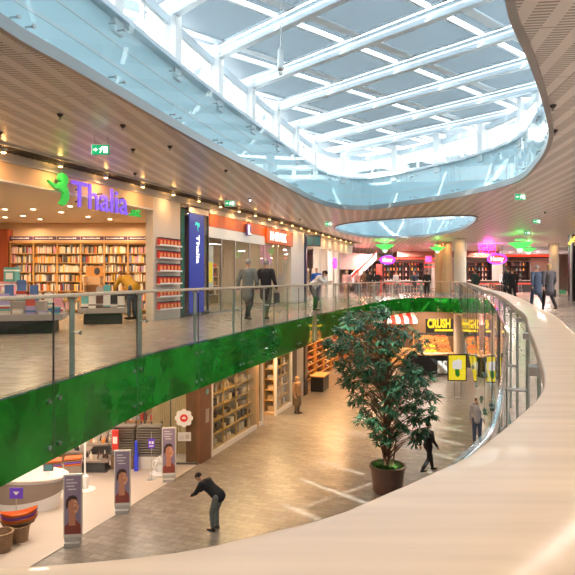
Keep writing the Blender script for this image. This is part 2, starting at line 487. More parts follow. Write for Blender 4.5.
# rims around both ceiling openings
m = MB(); band(m, C1, 0, C1.L, -0.03, 0.05, CEIL - 0.05, CEIL + 0.1, 0, 0.3)
struct(m.build('trim_1', M['rim']))
m = MB(); band(m, C2, 0, C2.L, -0.03, 0.05, CEIL - 0.05, CEIL + 0.1, 0, 0.3)
struct(m.build('trim_2', M['rim']))
# outer walls of the building
m = MB(); m.box(XW0 - .2, XW0, YW0, YW1, LOW, CEIL); struct(m.build('wall_left', M['tan']))
m = MB(); m.box(XW1, XW1 + .2, YW0, YW1, LOW, CEIL); struct(m.build('wall_right', M['plaster']))
m = MB(); m.box(XW0, XW1, YW1, YW1 + .2, LOW, CEIL); struct(m.build('wall_back', M['plaster']))
m = MB(); m.box(XW0, XW1, YW0 - .2, YW0, LOW, CEIL); struct(m.build('wall_front', M['plaster']))

# ---------------------------------------------------------------- void upstand, void glass, clerestory, roof
m = MB(); m.cone((0, -.022, 0), (0, 0, 0), .028, .022, 10); m.cone((0, 0, 0), (0, .10, 0), .012, .012, 8)
fit0 = m.build('glass_fitting', M['steel'])
used_fit0 = [False]
def void(cv, name_n, roofz, ztop, pane):
    m = MB(); band(m, cv, 0, cv.L, 0.16, 0.30, CEIL + .1, ztop, 0, 0.3)
    band(m, cv, 0, cv.L, 0.152, 0.16, CEIL + .45, CEIL + .50, 1, 0.3)  # white bands stand in for reflections of the far clerestory
    band(m, cv, 0, cv.L, 0.152, 0.16, CEIL + .78, CEIL + .81, 1, 0.3)
    struct(m.build('wall_void', [M['upstand'], M['white']]))
    n = int(round(cv.L / pane)); w = cv.L / n
    for i in range(n):
        m = MB(); band(m, cv, i * w + .012, (i + 1) * w - .012, 0.0, 0.02, CEIL - .02, ztop, 0, 0.3)
        g = m.build('window_%d' % (name_n + i), M['vglass']); struct(g)
        for zz in (CEIL + .2, CEIL + .95):
            for du in (0.12, w - .12):
                p = cv.off(i * w + du, 0)
                o = fit0.copy(); col.objects.link(o); o.parent = g; o.location = (p.x, p.y, zz)
                nn = cv.nor(i * w + du); o.rotation_euler = (0, 0, math.atan2(nn.y, nn.x) - PI / 2)
void(C1, 1, 5.9, 4.97, 1.9)
void(C2, 60, 5.9, 4.97, 2.2)
# clerestory round the big opening: sill, posts, frames, head ring
ZS, ZH = 4.97, 5.72
m = MB(); band(m, C1, 0, C1.L, 0.02, 0.5, ZS, ZS + .08, 0, .3); band(m, C1, 0, C1.L, .22, .34, ZH, ZH + .16, 0, .3)
struct(m.build('trim_3', M['beam']))
n = 22; w = C1.L / n
for i in range(n):
    u = i * w
    m = MB(); cbox(m, C1, u, 0.26, 0.10, 0.45, ZS - .2, ZH + .35)
    po = m.build('wall_post', M['white'], bevel=.02); struct(po)
    m = MB()
    a, b = u + .17, u + w - .17
    band(m, C1, a, b, .24, .31, ZS + .08, ZS + .13, 0, .4); band(m, C1, a, b, .24, .31, ZH - .05, ZH, 0, .4)
    for q in (a + .03, (a + b) / 2, b - .03): cbox(m, C1, q, .05, .24, .31, ZS + .08, ZH)
    fr_ = m.build('window_%d' % (100 + i), M['white']); struct(fr_)
    m = MB(); band(m, C1, a, b, .27, .28, ZS + .1, ZH - .02, 0, .4)
    m.build('pane', M['glass'], fr_)
D1 = Vector((-.686, .728)); D2 = Vector((.757, .653))
def inside(poly, x, y):
    c = False; n = len(poly)
    for i in range(n):
        x1, y1 = poly[i]; x2, y2 = poly[i - 1]
        if (y1 > y) != (y2 > y) and x < (x2 - x1) * (y - y1) / (y2 - y1) + x1: c = not c
    return c
def roof(cv, q0, pitch, k0, k1, lab):
    big = [tuple(cv.off(cv.L * i / 120, 0.42)) for i in range(120)]
    bb = [tuple(cv.off(cv.L * i / 120, 1.3)) for i in range(120)]
    for k in range(k0, k1):
        q = q0 + pitch * k
        ts = [t * .1 for t in range(-300, 300) if inside(big, *(D2 * q + D1 * t * .1))]
        if len(ts) < 6: continue
        a, b = ts[0] - .1, ts[-1] + .1
        P0 = D2 * q + D1 * a; P1 = D2 * q + D1 * b
        m = MB()
        def bar(Pa, Pb, hw, z0, z1, mi=0):
            d = (Pb - Pa).normalized(); nn = Vector((d.y, -d.x)) * hw
            m.prism([tuple(Pa - nn), tuple(Pa + nn), tuple(Pb + nn), tuple(Pb - nn)], z0, z1, mi)
        bar(P0, P1, .03, 5.90, 6.10); bar(P0, P1, .07, 6.08, 6.11); bar(P0, P1, .07, 5.88, 5.91)
        struct(m.build('roof_beam', M['beam']))
    for k in range(k0 - 1, k1):
        q = q0 + pitch * k
        # shade cloths between the beams
        for j in range(-16, 16):
            t = j * 2.05 + (k % 2) * .0
            c = D2 * (q + pitch / 2) + D1 * (t + 1.0)
            if not inside(bb, c.x, c.y): continue
            m = MB()
            A_ = D2 * (q + .26) + D1 * (t + .03); B_ = D2 * (q + pitch - .13) + D1 * (t + .03)
            C_ = D2 * (q + pitch - .13) + D1 * (t + 1.98); E_ = D2 * (q + .26) + D1 * (t + 1.98)
            m.prism([tuple(A_), tuple(B_), tuple(C_), tuple(E_)], 6.115, 6.13, 0)
            pn = m.build('shade_panel', [M['shade']])
            tag(pn, 'translucent pale grey shade panel under the skylight glass', 'shade panel', 'shade panels under the skylight')
            m = MB()
            for (q1, q2, t1, t2) in ((.26, pitch - .13, .03, .09), (.26, pitch - .13, 1.55, 1.75), (.26, .31, .09, 1.98), (pitch - .18, pitch - .13, .09, 1.98)):
                pp = [D2 * (q + a_) + D1 * (t + b_) for (a_, b_) in ((q1, t1), (q2, t1), (q2, t2), (q1, t2))]
                m.prism([tuple(p) for p in pp], 6.08, 6.114)
            m.build('panel_frame', M['beam'], pn)
    m = MB(); m.prism([tuple(p) for p in bb], 6.30, 6.32)
    g = m.build('roof_glass', M['glass']); struct(g)
roof(C1, 7.29 - 1.75 * 5, 1.75, 0, 14, 'a')
roof(C2, 20, 2.2, -3, 12, 'b')
# white struts standing inside the second opening's clerestory
n2 = 12; w2 = C2.L / n2
m = MB(); band(m, C2, 0, C2.L, .05, .4, ZS, ZS + .08, 0, .3); band(m, C2, 0, C2.L, .22, .34, ZH, ZH + .16, 0, .3)
struct(m.build('trim_4', M['beam']))
for i in range(n2):
    m = MB(); cbox(m, C2, i * w2, .3, .10, .45, ZS - .2, ZH + .35); struct(m.build('wall_post', M['beam']))

# ---------------------------------------------------------------- handrail, posts, glass, green fascia
def sweep_profile(cv, prof, u0, u1, step, full, ef=0.03):
    us = cv.params(u0, u1, step)
    if full: us = us[:-1]
    n = len(us); k = len(prof); v = []
    for u in us:
        c = cv.at(u); nn = cv.nor(u, ef)
        for (o, z) in prof: v.append((c.x + nn.x * o, c.y + nn.y * o, z))
    f = []
    for i in range(n if full else n - 1):
        j = (i + 1) % n
        for a in range(k):
            b = (a + 1) % k
            f.append((i * k + a, j * k + a, j * k + b, i * k + b))
    return v, f
RZ = 1.05
prof = []
for (cx_, cz_, r, a0, a1) in ((.006, RZ - .006, .006, 180, 90), (.137, RZ - .028, .028, 90, 0), (.147, RZ - .030, .018, 0, -90), (.015, RZ - .030, .015, -90, -180)):
    for j in range(5):
        a = math.radians(a0 + (a1 - a0) * j / 4)
        prof.append((cx_ + r * math.cos(a), cz_ + r * math.sin(a)))
v, f = sweep_profile(O, prof, 0, O.L, .03, True, .12)
m = MB(); m.add(v, f)
rail = m.build('handrail', M['wood'], smooth=True)
tag(rail, 'wide pale wooden handrail curving round the whole atrium opening', 'handrail')
# joints between the lengths of the handrail
for u in [O.L * i / 34 for i in range(34)]:
    c0 = O.off(u, .004, .03); c1 = O.off(u, .140, .03)
    t = O.tan(u, .03) * .0012
    jm = MB(); jm.prism([tuple(c0 - t), tuple(c0 + t), tuple(c1 + t), tuple(c1 - t)], RZ - .003, RZ + .0008); jm.build('joint', mat('joint_light', (.85, .72, .58), .4), rail)

GO = -0.09          # plane of the glass, inboard of the slab edge
prof = [(GO + .0075 * math.cos(a * PI / 4), .952 + .0075 * math.sin(a * PI / 4)) for a in range(8)]
uR = next(O.L * i / 2000 for i in range(2000) if O.at(O.L * i / 2000).y > 31)
v, f = sweep_profile(O, prof, 0.05, uR, .05, False, .12)
m = MB(); m.add(v, f)
tb = m.build('glass_top_rail', M['chrome'], smooth=True)
tag(tb, 'thin polished steel tube along the top edge of the balustrade glass', 'rail')

u_near = [0.0]
posts = []
u = 0.55
while u < O.L - .3:
    posts.append(u)
    p = O.at(u)
    u += 1.05 if p.y < 7 and p.x > -1 else (1.2 if p.y < 20 and p.x > 2 else 1.95)
def rail_post():
    m = MB()
    m.box(-.055, .055, .04, .056, -.30, RZ - .055)
    root = m.build('railing_post', M['post'], bevel=.003)
    m = MB(); m.box(-.03, .03, -.02, .10, RZ - .075, RZ - .05); m.build('rail_bracket', M['steel'], root)
    m = MB(); m.cone((0, .04, .55), (0, GO + .02, .55), .012, .012, 8); m.cone((0, GO + .03, .55), (0, GO + .008, .55), .028, .028, 10)
    m.build('glass_clamp', M['steel'], root)
    m = MB(); m.box(-.05, .05, .0, .04, -.30, -.05); m.build('base_plate', M['steel'], root)
    return root
rp = rail_post()
# photo columns where the left-hand posts stand
lefts = []
for i, u in enumerate(posts):
    c = O.at(u); nn = O.nor(u, .1)
    # local +y = outward normal
    rz = math.atan2(nn.y, nn.x) - PI / 2
    o = rp if i == 0 else copy_tree(rp)
    o.location = (c.x, c.y, 0); o.rotation_euler = (0, 0, rz)
    if c.x > 0 and c.y < 7: tag(o, 'grey steel railing post under the near stretch of handrail', 'post', 'near railing posts')
    elif c.y > 30: tag(o, 'grey steel railing post at the far end of the atrium', 'post', 'far railing posts')
    elif (c.x - 287.5 / 575 * 0) < c.y * .3 and O.tan(u).y < 0: tag(o, 'grey steel railing post on the bookshop side of the atrium', 'post', 'bookshop side railing posts')
    else: tag(o, 'grey steel railing post on the right side of the atrium', 'post', 'right side railing posts')

n = int(O.L / 2.2); w = O.L / n
for i in range(n):
    a, b = i * w + .008, (i + 1) * w - .008
    mid = O.at((a + b) / 2); ty = O.tan((a + b) / 2).y
    side = 'bookshop side' if (ty < 0 and mid.y < 30) else ('far end' if mid.y > 30 else 'right side')
    m = MB(); band(m, O, a, b, GO - .006, GO + .006, .0, .965 if (ty > 0 or mid.y > 33) else 1.0, 0, .12, .05)
    g = m.build('balustrade_glass', M['glass'])
    tag(g, 'clear glass balustrade panel on the ' + side + ' of the atrium', 'glass panel', side + ' balustrade glass')
    m = MB(); band(m, O, a, b, GO - .010, GO + .006, FAS, -.004, 0, .12, .05)
    g = m.build('fascia_panel', M['green'])
    tag(g, 'glossy green glass fascia panel below the balustrade, ' + side, 'fascia panel', side + ' green fascia')
    if True:
        m = MB(); c = O.off(b + .008, GO); nn = O.nor(b); t = O.tan(b)
        m.prism([tuple(c - t * .005 - nn * .012), tuple(c + t * .005 - nn * .012), tuple(c + t * .005 + nn * .008), tuple(c - t * .005 + nn * .008)], FAS, .96)
        m.build('joint_seal', M['dark'], g)
    for zz in (-.18, -.72):
        for du in (.10, w - .11):
            c = O.off(a + du, GO - .010)
            o = fit0.copy(); col.objects.link(o); o.parent = g; o.location = (c.x, c.y, zz)
            nn = O.nor(a + du); o.rotation_euler = (0, 0, math.atan2(nn.y, nn.x) - PI / 2)
bpy.data.objects.remove(fit0)
m = MB(); band(m, O, 0, O.L, GO + .006, 0.02, -.012, .012, 0, .12, .05)
struct(m.build('trim_5', M['greenedge']))

# ---------------------------------------------------------------- ceiling grille along the shopfronts + halogen spots
m = MB()
for (o0, o1) in ((.02, .05), (.60, .63)): band(m, FA, 1, FA.L, o0, o1, CEIL - .05, CEIL + .0, 0, .5)
for i in range(9):
    o_ = .08 + i * .06
    band(m, FA, 1, FA.L, o_, o_ + .012, CEIL - .035, CEIL - .01, 1, .5)
u = 1.0
while u < FA.L - .3:
    cbox(m, FA, u, .02, .05, .60, CEIL - .04, CEIL - .004, 1); u += .16
g = m.build('ceiling_grille', [M['lgrey'], M['grille']]); struct(g)
m = MB(); band(m, FA, 1, FA.L, .05, .60, CEIL - .006, CEIL - .002, 0, .5)
m.build('backing', M['black'], g)
def halogen():
    m = MB(); m.cone((0, 0, -.10), (0, 0, -.02), .05, .075, 14)
    r = m.build('halogen_spot', M['steel'])
    m = MB(); m.cone((0, 0, -.106), (0, 0, -.101), .045, .045, 14); m.build('lens', M['spotw'], r)
    tag(r, 'small glowing halogen spot in the black ceiling grille above the shopfronts', 'spotlight', 'halogen spots in the ceiling grille')
    return r
hs = halogen(); hs.location = (0, 0, 0); first = True
u = facade(-10)
while u < FA.L - 1:
    c = FA.off(u, .34)
    o = hs if first else copy_tree(hs)
    first = False
    o.location = (c.x, c.y, CEIL - .02)
    lamp(c.x, c.y, CEIL - .16, 8, .10, (1.0, .52, .2), name='halogen_lamp')
    lamp(c.x, c.y, CEIL - .17, 2.2, .08, (1.0, .50, .14), up=True, name='halogen_splash_fill')  # added upward lamp, makes the warm splash on the grille round each spot
    u += 1.55
# white edge strip under the grille
m = MB(); band(m, FA, 1, FA.L, .0, .06, CEIL - .22, CEIL + .0, 0, .5); struct(m.build('trim_6', M['soffit']))

# ================================================================ SHOPS, UPPER STOREY
def froot(name, u, o=0.0, z=0.0, label=None, cat=None, group=None):
    c = FA.off(u, o); t = FA.tan(u, .5)
    return thing(name, (c.x, c.y, z), math.atan2(t.y, t.x), label, cat, group)
def text_mesh(name, s, h, mats, ext=.02, parent=None, loc=(0, 0, 0), rot=(PI / 2, 0, 0), width=None, bold=0.0, align='LEFT'):
    cu = bpy.data.curves.new(name, 'FONT'); cu.body = s; cu.size = h / 0.72; cu.extrude = ext; cu.offset = bold; cu.align_x = align
    cu.resolution_u = 3
    o = bpy.data.objects.new(name, cu); col.objects.link(o)
    bpy.context.view_layer.update()
    me = bpy.data.meshes.new_from_object(o.evaluated_get(bpy.context.evaluated_depsgraph_get()))
    bpy.data.objects.remove(o); bpy.data.curves.remove(cu)
    xs = [v.co.x for v in me.vertices]
    if width:
        k = width / (max(xs) - min(xs)); x0 = min(xs) if align == 'LEFT' else 0
        for v in me.vertices: v.co.x = (v.co.x - x0) * k
    me.materials.clear(); me.materials.append(mats)
    o = bpy.data.objects.new(name, me); col.objects.link(o)
    if parent is not None: o.parent = parent
    o.location = loc; o.rotation_euler = rot
    return o

u_th0, u_th1, u_wall1, u_col1 = 2.0, facade(153), facade(180.5), facade(208)
u_s2, u_sg, u_pl, u_pl1 = facade(209), facade(265), facade(290), facade(303)
UEND = FA.L - .2
# shop ceilings
for k, (a, b, zc) in enumerate(((u_th0, u_wall1, 3.25), (u_wall1, u_pl1, 3.45), (u_pl1, UEND, 3.45))):
    poly = [tuple(FA.off(u, -.15)) for u in FA.params(a, b, .5)]
    if k == 0: poly += [(-4.5, 20.89), (-15.9, 20.89), (-15.9, FA.at(a).y)]
    else: poly += [tuple(FA.off(u, -5.2)) for u in FA.params(a, b, .5)][::-1]
    m = MB(); m.prism(poly, zc, zc + .04); struct(m.build('ceiling', mat('shop_ceiling', (.78, .66, .5), .6) if k == 0 else M['soffit']))
# fascia of the bookshop (beige) and its lower lip
m = MB(); band(m, FA, u_th0, u_th1, -.14, .0, 3.25, 3.66, 0, .5); band(m, FA, u_th0, u_th1, -.16, .03, 3.22, 3.26, 1, .5)
struct(m.build('trim_7', [M['beige'], M['soffit']]))
# back wall of the bookshop stands square to the camera
m = MB(); m.box(-15.9, -4.5, 20.9, 21.05, 0, 3.25); struct(m.build('wall_back', M['beige']))
m = MB()
pA = Vector((-4.55, 21.0)); pB = FA.off(u_wall1 - .1, -.25)
d = (pB - pA).normalized(); nn = Vector((d.y, -d.x)) * .06
m.prism([tuple(pA - nn), tuple(pA + nn), tuple(pB + nn), tuple(pB - nn)], 0, 3.45); struct(m.build('wall_right', M['beige']))
m = MB(); band(m, FA, u_th1, u_wall1, -.25, 0, 0, 3.66, 0, .5); struct(m.build('wall_pier', M['plaster']))
# red-brown pilaster at the left edge
m = MB(); m.box(-10.35, -9.98, 20.5, 20.9, 0, 3.0); struct(m.build('wall_pilaster', mat('pilaster', (.32, .07, .03), .4)))

# bookshop sign
u = facade(101)
def facoff(px, o):
    return min((FA.L * i / 3000 for i in range(3000)), key=lambda u_: abs(287.5 + F_PX * FA.off(u_, o).x / max(.1, FA.off(u_, o).y) - px) + (0 if FA.off(u_, o).y > 1 else 1e3))
c0, c1 = facoff(71.5, .2), facoff(129, .2); L1 = c1 - c0
r = froot('shop_sign', c0, .20, 2.93, 'violet and green lit letters spelling the bookshop name with a green dancing figure', 'sign')
text_mesh('letters', 'Thalia', .62, M['purple'], .02, r, (0, 0, .0), width=L1 * .97, bold=.004)
text_mesh('letters', '.at', .24, M['lgreen'], .03, r, (L1 * 1.0, 0, .0), width=.50, bold=.008)
m = MB()
fig = [(0.02, .0), (.10, .10), (.14, .26), (.02, .33), (-.14, .34), (-.30, .44), (-.32, .48), (-.12, .42), (.00, .44), (.08, .50), (-.02, .56), (.0, .64), (.10, .70), (.22, .68), (.28, .60), (.27, .48), (.22, .44), (.30, .30), (.32, .16), (.24, .02), (.14, -.04)]
m.extr([(x - .42, z) for (x, z) in fig], -.03, .04); m.build('dancing_figure', M['lgreen'], r)
m = MB()
for q in (.3, L1 * .5, L1 * .9): m.box(q - .01, q + .01, .0, .16, .12, .15); m.box(q - .01, q + .01, .0, .16, .4, .43)
m.build('mount', M['dark'], r)

# bookcases
BX = [-9.93 + .845 * i for i in range(6)]
def bookcase():
    r = thing('bookcase', (0, 0, 0))
    m = MB(); m.box(0, .03, 0, .32, 0, 2.52); m.box(.815, .845, 0, .32, 0, 2.52); m.box(.03, .815, .30, .32, 0, 2.52); m.build('carcass', M['oak'], r)
    for k in range(8):
        m = MB(); m.box(.03, .815, .0, .30, .10 + k * .335, .125 + k * .335); m.build('shelf', M['oak'], r)
    m = MB(); m.box(.0, .845, -.03, .32, 2.50, 2.56); m.build('cornice', M['oak'], r)
    m = MB(); m.box(.01, .835, -.02, .0, 2.60, 2.74); h = m.build('header_sign', M['dpurple'], r)
    m = MB(); x = .08
    rr = random.Random(3)
    while x < .70:
        w_ = rr.uniform(.02, .08); m.box(x, x + w_, -.024, -.02, 2.65, 2.65 + rr.uniform(.025, .045)); x += w_ + .012
    m.build('lettering', M['white'], h)
    return r
ordn = ['leftmost', 'second from left', 'third from left', 'fourth from left', 'fifth from left', 'rightmost']
bc = bookcase()
for i, x in enumerate(BX):
    o = bc if i == 0 else copy_tree(bc)
    o.location = (x, 20.55, 0)
    tag(o, ordn[i].capitalize() + ' oak bookcase on the back wall of the bookshop', 'bookcase', 'bookcases on the bookshop back wall')
    if i in (1, 3, 5): lamp(x, 20.35, 3.1, 14, .15, (1, .7, .4), name='wallwash_lamp')
BC = {'cream': (.74, .62, .46), 'white': (.82, .78, .72), 'orange': (.75, .28, .04), 'red': (.55, .06, .04), 'dark brown': (.12, .06, .04), 'black': (.03, .03, .035),
      'grey': (.35, .33, .32), 'lilac': (.42, .36, .62), 'blue': (.10, .20, .45), 'yellow': (.80, .55, .08), 'pink': (.78, .35, .45), 'teal': (.12, .42, .42)}
PAGE = mat('pages', (.8, .74, .62), .8)
bookm = {}
for k, c in BC.items():
    m = MB(); m.box(-.5, -.42, -.5, .5, 0, 1, 0); m.box(.42, .5, -.5, .5, 0, 1, 0); m.box(-.5, .5, -.5, -.44, 0, 1, 0); m.box(-.42, .42, -.44, .46, .03, .97, 1)
    o = m.build('book', [mat('book_' + k, c, .5), PAGE]); bookm[k] = o.data; bpy.data.objects.remove(o)
def book(x, y, z, w, d, h, rz=0.0, colr='cream', label=None, group=None, lie=False, tilt=0.0):
    o = bpy.data.objects.new('book', bookm[colr]); col.objects.link(o)
    if lie: o.scale = (h, d, w); o.location = (x, y, z); o.rotation_euler = (0, 0, rz)
    else: o.scale = (w, d, h); o.location = (x, y, z); o.rotation_euler = (tilt, 0, rz)
    return tag(o, label, 'book', group)
rb = random.Random(11)
wts = ['cream'] * 6 + ['white'] * 4 + ['orange'] * 2 + ['dark brown'] * 4 + ['grey'] * 3 + ['red', 'lilac', 'blue', 'yellow', 'black', 'black', 'pink']
rown = {6: 'top', 5: 'second'}
stuff = MB(); smats = [mat('book_' + k, c, .5) for k, c in BC.items()]; keys = list(BC)
for i, x0 in enumerate(BX):
    for k in range(7):
        x = x0 + .045; z = .127 + k * .335
        while True:
            w_ = rb.uniform(.034, .058); h_ = rb.uniform(.19, .285)
            if x + w_ > x0 + .80: break
            if rb.random() < .04: x += .05; continue
            cc = rb.choice(wts); 
            if i in (1,) and k == 5: cc = rb.choice(['orange', 'cream', 'yellow', 'cream'])
            if k >= 5 and not (i == 0 and k == 5 and False):
                ty = 'oak bookcase %s, %s shelf' % (ordn[i].replace(' from left', ''), rown[k])
                book(x + w_ / 2, 20.66, z, w_ - .002, .17, h_, 0, cc, '%s-spined book standing in the %s' % (cc, ty), 'books on the %s shelf of the %s bookcase' % (rown[k], ordn[i]))
            else:
                stuff.box(x, x + w_ - .002, 20.575, 20.75, z, z + h_, keys.index(cc))
            x += w_
so = stuff.build('books', smats); tag(so, 'rows of mixed books filling the lower shelves of the back wall bookcases', 'books', None, 'stuff')

# display tables with books
def display_table(name, x, y, w_, d_, label):
    r = thing(name, (x, y, 0), 0.28, label, 'table')
    m = MB(); m.box(-w_ * .4, w_ * .4, -d_ * .38, d_ * .38, 0, .26); m.build('plinth', M['black'], r)
    m = MB(); m.box(-w_ / 2, w_ / 2, -d_ / 2, d_ / 2, .30, .44); m.build('tabletop', mat('table_grey', (.36, .32, .29), .4), r, bevel=.01)
    m = MB(); m.box(-w_ * .28, w_ * .28, -d_ * .22, d_ * .22, .44, .72); m.build('riser', mat('table_grey', (.36, .32, .29), .4), r, bevel=.01)
    return r
T = [('display_table', -6.15, 13.3, 1.9, 1.3, 'low grey display table heaped with pastel books, nearest the railing', 'on the nearest display table'),
     ('display_table', -5.1, 15.95, 1.25, 1.1, 'low grey display table with dark books beside the gift rack wall', 'on the second display table')]
pal = [['white', 'pink', 'lilac', 'teal', 'white', 'red', 'cream', 'blue'], ['black', 'white', 'dark brown', 'grey', 'teal', 'white', 'black']]
for ti, (nm, x, y, w_, d_, lab, where) in enumerate(T):
    r = display_table(nm, x, y, w_, d_, lab)
    ca, sa = math.cos(.28), math.sin(.28)
    for ix in range(7 if ti == 0 else 6):
        for iy in range(3):
            lx = -w_ / 2 + .16 + ix * (w_ - .32) / (6 if ti == 0 else 5); ly = -d_ / 2 + .14 + iy * (d_ - .28) / 2
            top = .72 if abs(lx) < w_ * .28 - .08 and abs(ly) < d_ * .22 else .44
            if top == .44 and iy == 1 and abs(lx) < w_ * .28 + .1: continue
            if iy == 1 and abs(lx) > w_ * .28 - .08 and abs(lx) < w_*.28+.12: continue
            n_ = rb.randint(1, 3) if ti else rb.randint(2, 6); z = top
            for q in range(n_):
                cc = rb.choice(pal[ti]); th = rb.uniform(.03, .05)
                book(x + lx * ca - ly * sa, y + lx * sa + ly * ca, z, th, .15, .20, .28 + rb.uniform(-.1, .1), cc, '%s book lying in the piles %s' % (cc, where), 'books ' + where, lie=True); z += th + .001
            if rb.random() < .8:
                cc = rb.choice(pal[ti])
                book(x + lx * ca - ly * sa, y + lx * sa + ly * ca, z, .03, .19, .25, .28 + PI / 2 + rb.uniform(-.2, .2), cc, '%s book standing upright %s' % (cc, where), 'books ' + where)
# tall pastel stack of boxed books at the left edge
for k, (px, dy, z, cc) in enumerate(((6, 0, .0, 'white'), (16, .1, 0, 'white'), (8, .05, .42, 'pink'), (18, .1, .42, 'cream'), (6, .05, .80, 'pink'), (11, 0, 1.16, 'teal'), (26, .2, 0, 'grey'), (25, .2, .42, 'lilac'))):
    x = (px - 287.5) * 14.6 / 575
    c = mat('box_' + cc, BC[cc], .4)
    m = MB(); m.box(-.14, .14, -.14, .14, 0, .36, 0); m.box(-.142, .142, -.142, .142, .26, .30, 1); m.box(-.09, .09, -.143, -.14, .06, .22, 1)
    o = m.build('gift_box', [c, M['white']], None, loc=(x, 14.65 + dy, z), bevel=.006)
    tag(o, cc + ' boxed set in the tall stack by the bookshop entrance' + (', topmost' if k == 5 else ', %s' % ['bottom left', 'bottom middle', 'second row left', 'second row middle', 'third row', '', 'bottom right', 'second row right'][k]), 'box', 'tall stack of boxed sets')
# cardboard floor display
r = thing('floor_display', ((93 - 287.5) * 17.6 / 575, 17.6, 0), 0.1, 'cardboard floor display stand with a dark portrait panel between the bookcases and the tables', 'display stand')
m = MB(); m.box(-.25, .25, -.2, .2, 0, .25); m.box(-.25, -.22, -.2, .2, .25, 1.3); m.box(.22, .25, -.2, .2, .25, 1.3); m.box(-.22, .22, .18, .2, .25, 1.3); m.build('body', mat('card', (.7, .48, .28), .7), r)
for z in (.5, .78, 1.05):
    m = MB(); m.box(-.22, .22, -.2, .18, z, z + .02); m.build('shelf', mat('card', (.7, .48, .28), .7), r)
m = MB(); m.box(-.26, .26, .18, .20, 1.3, 1.62); h = m.build('header', mat('card_orange', (.75, .35, .1), .6), r)
m = MB(); m.sphere((.08, .175, 1.46), .09, 10, 8, 0, (1, .1, 1.3)); m.build('portrait', M['dark'], h)

# gift rack on the white pier
m0 = facade(166)
rk = froot('gift_rack', m0, 0.02, 0, 'white slatted gift rack of six rows on the pale pier beside the bookshop', 'rack')
for k in range(6):
    m = MB(); m.box(-.62, .62, -.16, .0, .30 + k * .38, .315 + k * .38); m.box(-.62, .62, -.165, -.155, .30 + k * .38, .35 + k * .38); m.build('tray', M['white'], rk)
gb = MB(); gb.box(-.085, .085, -.04, .04, 0, .23, 0); gb.box(-.085, .085, -.042, .042, .19, .235, 1); gb.box(-.05, .05, -.042, -.04, .05, .15, 2)
gbo = gb.build('gift_pack', [M['red'], M['black'], mat('card_orange', (.75, .35, .1), .6)])
gme = gbo.data; bpy.data.objects.remove(gbo)
rown6 = ['bottom', 'fifth', 'fourth', 'third', 'second', 'top']
cR = rk.location; tR = rk.rotation_euler.z
for k in range(6):
    for i in range(6):
        lx = -.5 + i * .2; ly = -.08
        o = bpy.data.objects.new('gift_pack', gme); col.objects.link(o)
        o.location = (cR.x + lx * math.cos(tR) - ly * math.sin(tR), cR.y + lx * math.sin(tR) + ly * math.cos(tR), .316 + k * .38); o.rotation_euler = (0, 0, tR)
        tag(o, 'red gift pack in the %s row of the rack on the pale pier' % rown6[k], 'gift pack', 'red gift packs in the %s row' % rown6[k])

# glass corner column with the blue banner
uc = (u_wall1 + u_col1) / 2; wc = u_col1 - u_wall1
r = froot('banner_column', uc, -.30, 0, 'glass-clad corner column with a tall blue hanging banner and cyan figure', 'column')
m = MB()
for sx in (-1, 1):
    for y0 in (-.30, .24): m.box(sx * wc / 2 - .03, sx * wc / 2 + .03, y0, y0 + .06, 0, 3.62)
m.box(-wc / 2, wc / 2, -.30, .30, 0, .10); m.box(-wc / 2, wc / 2, -.30, .30, 3.5, 3.62); m.build('frame', M['dark'], r)
m = MB(); m.box(-wc / 2 + .03, wc / 2 - .03, -.28, -.27, .1, 3.5); m.build('pane', M['sglass'], r)
m = MB(); m.box(-wc / 2 + .03, -wc / 2 + .42, -.20, -.18, .1, 3.5); m.build('back_panel', mat('teal_panel', (.03, .22, .17), .3), r)
m = MB(); m.box(-wc / 2 + .43, wc / 2 - .42, -.36, -.34, .10, 3.36); b = m.build('banner', M['blue'], r)
m = MB(); m.box(-wc / 2 + .43, wc / 2 - .1, -.36, -.32, 3.38, 3.56); m.build('top_cap', M['soffit'], r)
text_mesh('letters', 'Thalia', .20, M['wemit'], .004, b, (-.03, -.365, 2.68), (PI / 2, PI / 2, 0), width=.95, bold=.006)
m = MB(); m.extr([((z_ - .3) * .42 + .02, 2.95 + (x_) * .5) for (x_, z_) in fig], -.368, -.362); m.build('figure_mark', mat('cyan', (.05, .6, .55), .5, emit=.6), b)

# second shop: orange fascia, white band, glass front
m = MB(); band(m, FA, u_col1 + .08, u_sg, -.12, .0, 3.06, 3.50, 0, .5); tag(m.build('shop_fascia', M['orange']), 'long orange fascia board over the glass shopfront', 'fascia')
m = MB(); band(m, FA, u_col1, u_pl, -.12, .04, 3.50, 3.66, 0, .5); struct(m.build('trim_8', M['soffit']))
m = MB(); band(m, FA, u_col1, u_sg, -.10, -.02, 2.68, 3.05, 0, .5); tag(m.build('frosted_band', mat('frost', (.66, .72, .74), .35, emit=.15)), 'pale frosted band under the orange fascia', 'panel')
r = froot('shop_logo', facade(247), .10, 2.95, 'small white block logo with a blue letter L on the orange fascia', 'sign')
m = MB(); m.box(-.20, .20, 0, .08, 0, .46); m.build('block', mat('logo_violet', (.20, .14, .5), .4), r, bevel=.01)
text_mesh('letter', 'L', .36, M['wemit'], .01, r, (-.12, -.01, .05), bold=.012)
r = froot('shop_sign', u_sg, .10, 2.78, 'orange box sign with white capital letters above the shop glass', 'sign')
Ls = u_pl - u_sg
m = MB(); m.box(0, Ls, 0, .22, 0, .68, 0); m.build('box', M['orange'], r, bevel=.01)
text_mesh('letters', 'N•SPARK', .40, M['wemit'], .01, r, (Ls * .10, -.012, .14), width=Ls * .62, bold=.012)
